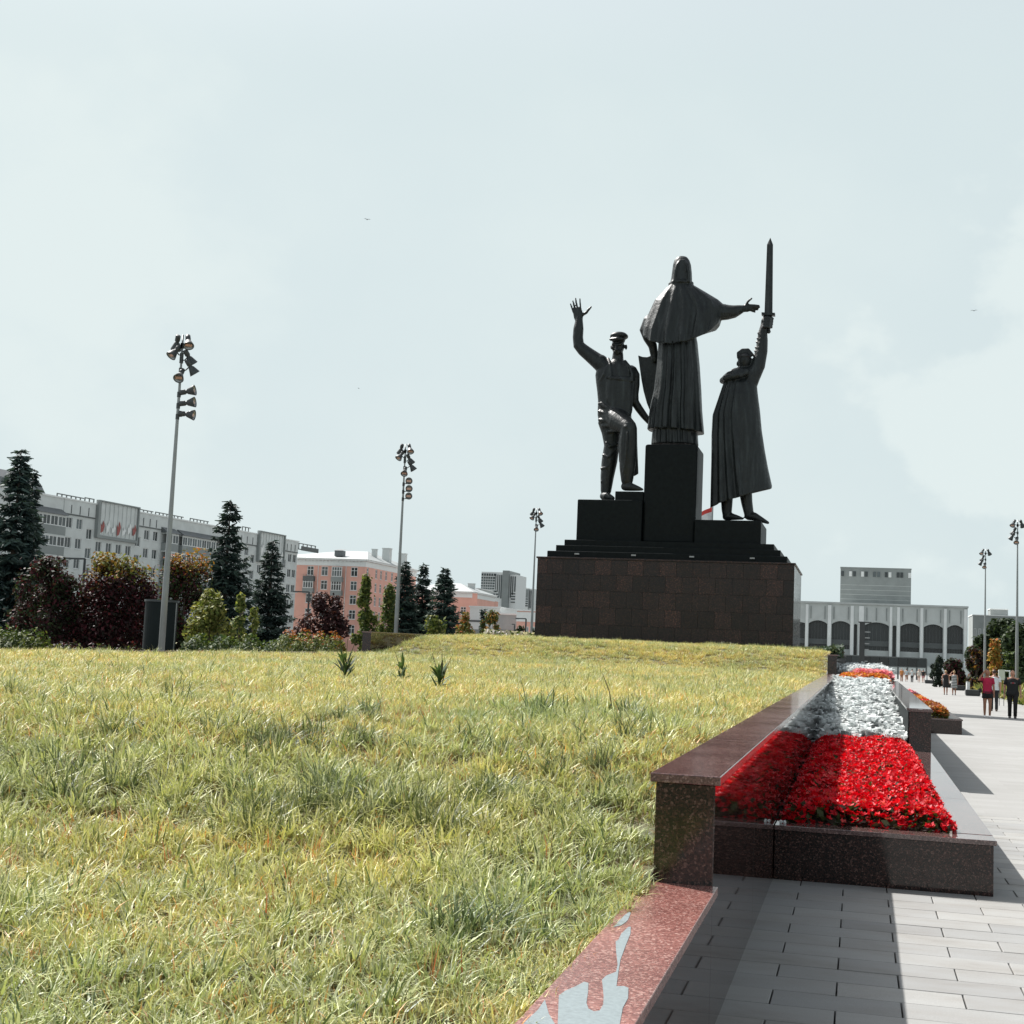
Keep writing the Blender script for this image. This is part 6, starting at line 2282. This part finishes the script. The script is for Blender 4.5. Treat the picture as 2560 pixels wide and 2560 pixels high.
# a thin untidy fringe along the stone
for k in range(170):
    y = 3.2 + 3.25 * rg.random() if k < 110 else 6.5 + 14 * rg.random()
    x = XWB - .035 - .07 * rg.random()
    pts.append((x, y, lawn_z(x, y)))
    rot.append((rg.normal() * .12, rg.normal() * .12, rg.random() * 6.283))
    s_ = (.75 if k < 110 else .5) * (.8 + .4 * rg.random())
    scl.append((s_, s_, s_ * .9))
    idx.append(int(rg.choice([0, 1, 2, 10, 11, 12])))


def lawn_hit(px, py):
    d = CAM_ROT @ Vector(((px - 1280) / 3400, -(py - 1280) / 3400, -1))
    t = 2.0
    while t < 90:
        q = Vector((0, 0, CAM_H)) + d * t
        if q.z < lawn_z(q.x, q.y) + .08:
            return q
        t += .03
    return q


for (px, py, n_, sp) in ((930, 1990, 7, .16), (860, 2000, 3, .15), (700, 2010, 6, .18), (640, 1990, 3, .16), (870, 1840, 5, .25), (760, 1830, 5, .25), (640, 1840, 4, .3), (1290, 1850, 4, .35), (1440, 2010, 5, .3), (880, 1770, 3, .3), (1120, 2280, 3, .15), (1180, 1960, 4, .25)):
    q = lawn_hit(px, py)
    for k in range(n_):
        x, y = q.x + rg.normal() * sp, q.y + rg.normal() * sp
        if x > XWB - .06:
            continue
        pts.append((x, y, lawn_z(x, y)))
        rot.append((rg.normal() * .08, rg.normal() * .08, rg.random() * 6.283))
        s_ = .75 + .4 * rg.random()
        scl.append((s_, s_, s_))
        idx.append(int(rg.integers(7, 9)))
for (px, py, n_, sp) in ((985, 1775, 8, .35), (900, 1640, 5, .6), (1060, 1650, 5, .8), (1390, 1748, 4, .3), (1200, 1765, 3, .5), (580, 2110, 4, .3), (1150, 2390, 2, .1), (790, 2260, 3, .2), (1440, 2150, 3, .2), (430, 1700, 4, .6), (250, 2060, 4, .4), (90, 2010, 3, .3)):
    q = lawn_hit(px, py)
    for k in range(n_):
        x, y = q.x + rg.normal() * sp, q.y + rg.normal() * sp
        if x > XWB - .06:
            continue
        pts.append((x, y, lawn_z(x, y)))
        rot.append((rg.normal() * .08, rg.normal() * .08, rg.random() * 6.283))
        scl.append((1, 1, 1.0))
        idx.append(9)
me = bpy.data.meshes.new('long_grass')
me.from_pydata(pts, [], [])
for nm, typ, data in (('rot', 'FLOAT_VECTOR', rot), ('scl', 'FLOAT_VECTOR', scl)):
    at_ = me.attributes.new(nm, typ, 'POINT')
    at_.data.foreach_set('vector', np.array(data, dtype=np.float32).ravel())
at_ = me.attributes.new('idx', 'INT', 'POINT')
at_.data.foreach_set('value', np.array(idx, dtype=np.int32))
grass = link_mesh('long_grass', me)
tag(grass, 'long sunlit yellow-green meadow grass covering the bank', 'grass', kind='stuff')
ng = bpy.data.node_groups.new('grass on the bank', 'GeometryNodeTree')
ng.interface.new_socket('Geometry', in_out='INPUT', socket_type='NodeSocketGeometry')
ng.interface.new_socket('Geometry', in_out='OUTPUT', socket_type='NodeSocketGeometry')
gi, go = ng.nodes.new('NodeGroupInput'), ng.nodes.new('NodeGroupOutput')
iop = ng.nodes.new('GeometryNodeInstanceOnPoints')
ci = ng.nodes.new('GeometryNodeCollectionInfo')
ci.inputs['Collection'].default_value = proto_col
ci.inputs['Separate Children'].default_value = True
ci.inputs['Reset Children'].default_value = True


def named(nm, typ):
    n = ng.nodes.new('GeometryNodeInputNamedAttribute')
    n.data_type = typ
    n.inputs['Name'].default_value = nm
    return n.outputs['Attribute']


ng.links.new(gi.outputs[0], iop.inputs['Points'])
ng.links.new(ci.outputs[0], iop.inputs['Instance'])
iop.inputs['Pick Instance'].default_value = True
ng.links.new(named('idx', 'INT'), iop.inputs['Instance Index'])
e2r = ng.nodes.new('FunctionNodeEulerToRotation')
ng.links.new(named('rot', 'FLOAT_VECTOR'), e2r.inputs[0])
ng.links.new(e2r.outputs[0], iop.inputs['Rotation'])
ng.links.new(named('scl', 'FLOAT_VECTOR'), iop.inputs['Scale'])
ng.links.new(iop.outputs[0], go.inputs[0])
md = grass.modifiers.new('grass', 'NODES')
md.node_group = ng

# broad-leaved weeds standing in the grass
for i, (px, py, n_, hh, lab) in enumerate(((862, 1690, 16, .55, 'upright dark leafy weed in the lawn, leftmost of the weeds'), (1004, 1698, 10, .42, 'small dark weed between the two larger weeds'), (1100, 1715, 18, .42, 'spreading dark weed with seed stalks in mid-lawn'), (1535, 1770, 18, .36, 'low spreading dark weed nearest the wall'))):
    q = lawn_hit(px, py)
    rg2 = np.random.default_rng(400 + i)
    t = thing('dock_weed', lab, 'plant', (q.x, q.y, lawn_z(q.x, q.y)), 0, 'broad-leaved weeds in the lawn')
    mb = MB()
    for k in range(int(n_ * 1.8)):
        az, el = rg2.random() * 6.283, (.25 + 1.1 * rg2.random()) if i != 3 else (.15 + .6 * rg2.random())
        L = hh * (.40 + .35 * rg2.random())
        d = Vector((math.cos(az), math.sin(az), 0))
        w = Vector((-d.y, d.x, 0)) * (.014 + .012 * rg2.random())
        z = Vector((0, 0, 1))
        foot = z * (hh * .55 * rg2.random() if i != 3 else 0)
        p0, p1, p2, p3 = [foot + d * (L * math.cos(el) * s_) + z * (L * math.sin(el) * s_ - .25 * L * s_ ** 2.5 * math.cos(el)) for s_ in (0, .35, .7, 1)]
        col = tuple(np.array([.050, .085, .035]) * (.7 + .8 * rg2.random()))
        mb.add([p0 - w * .2, p0 + w * .2, p1 + w, p1 - w, p2 + w * .8, p2 - w * .8, p3], [(0, 1, 2, 3), (3, 2, 4, 5), (5, 4, 6)], 0, col)
    mb.build('leaves', M['leaf'], t, fix=False)
    mb = MB()
    for k in range(3 if i in (0, 2) else 1):
        mb.tube([(0, 0, 0), (.05 * (k - 1), .02, hh * .6), (.12 * (k - 1), .03, hh * 1.05)], [.006, .005, .003], 5, col=(.14, .13, .05))
    mb.build('stalks', plain('seed stalks %d' % i, (.10, .09, .04), .8), t)
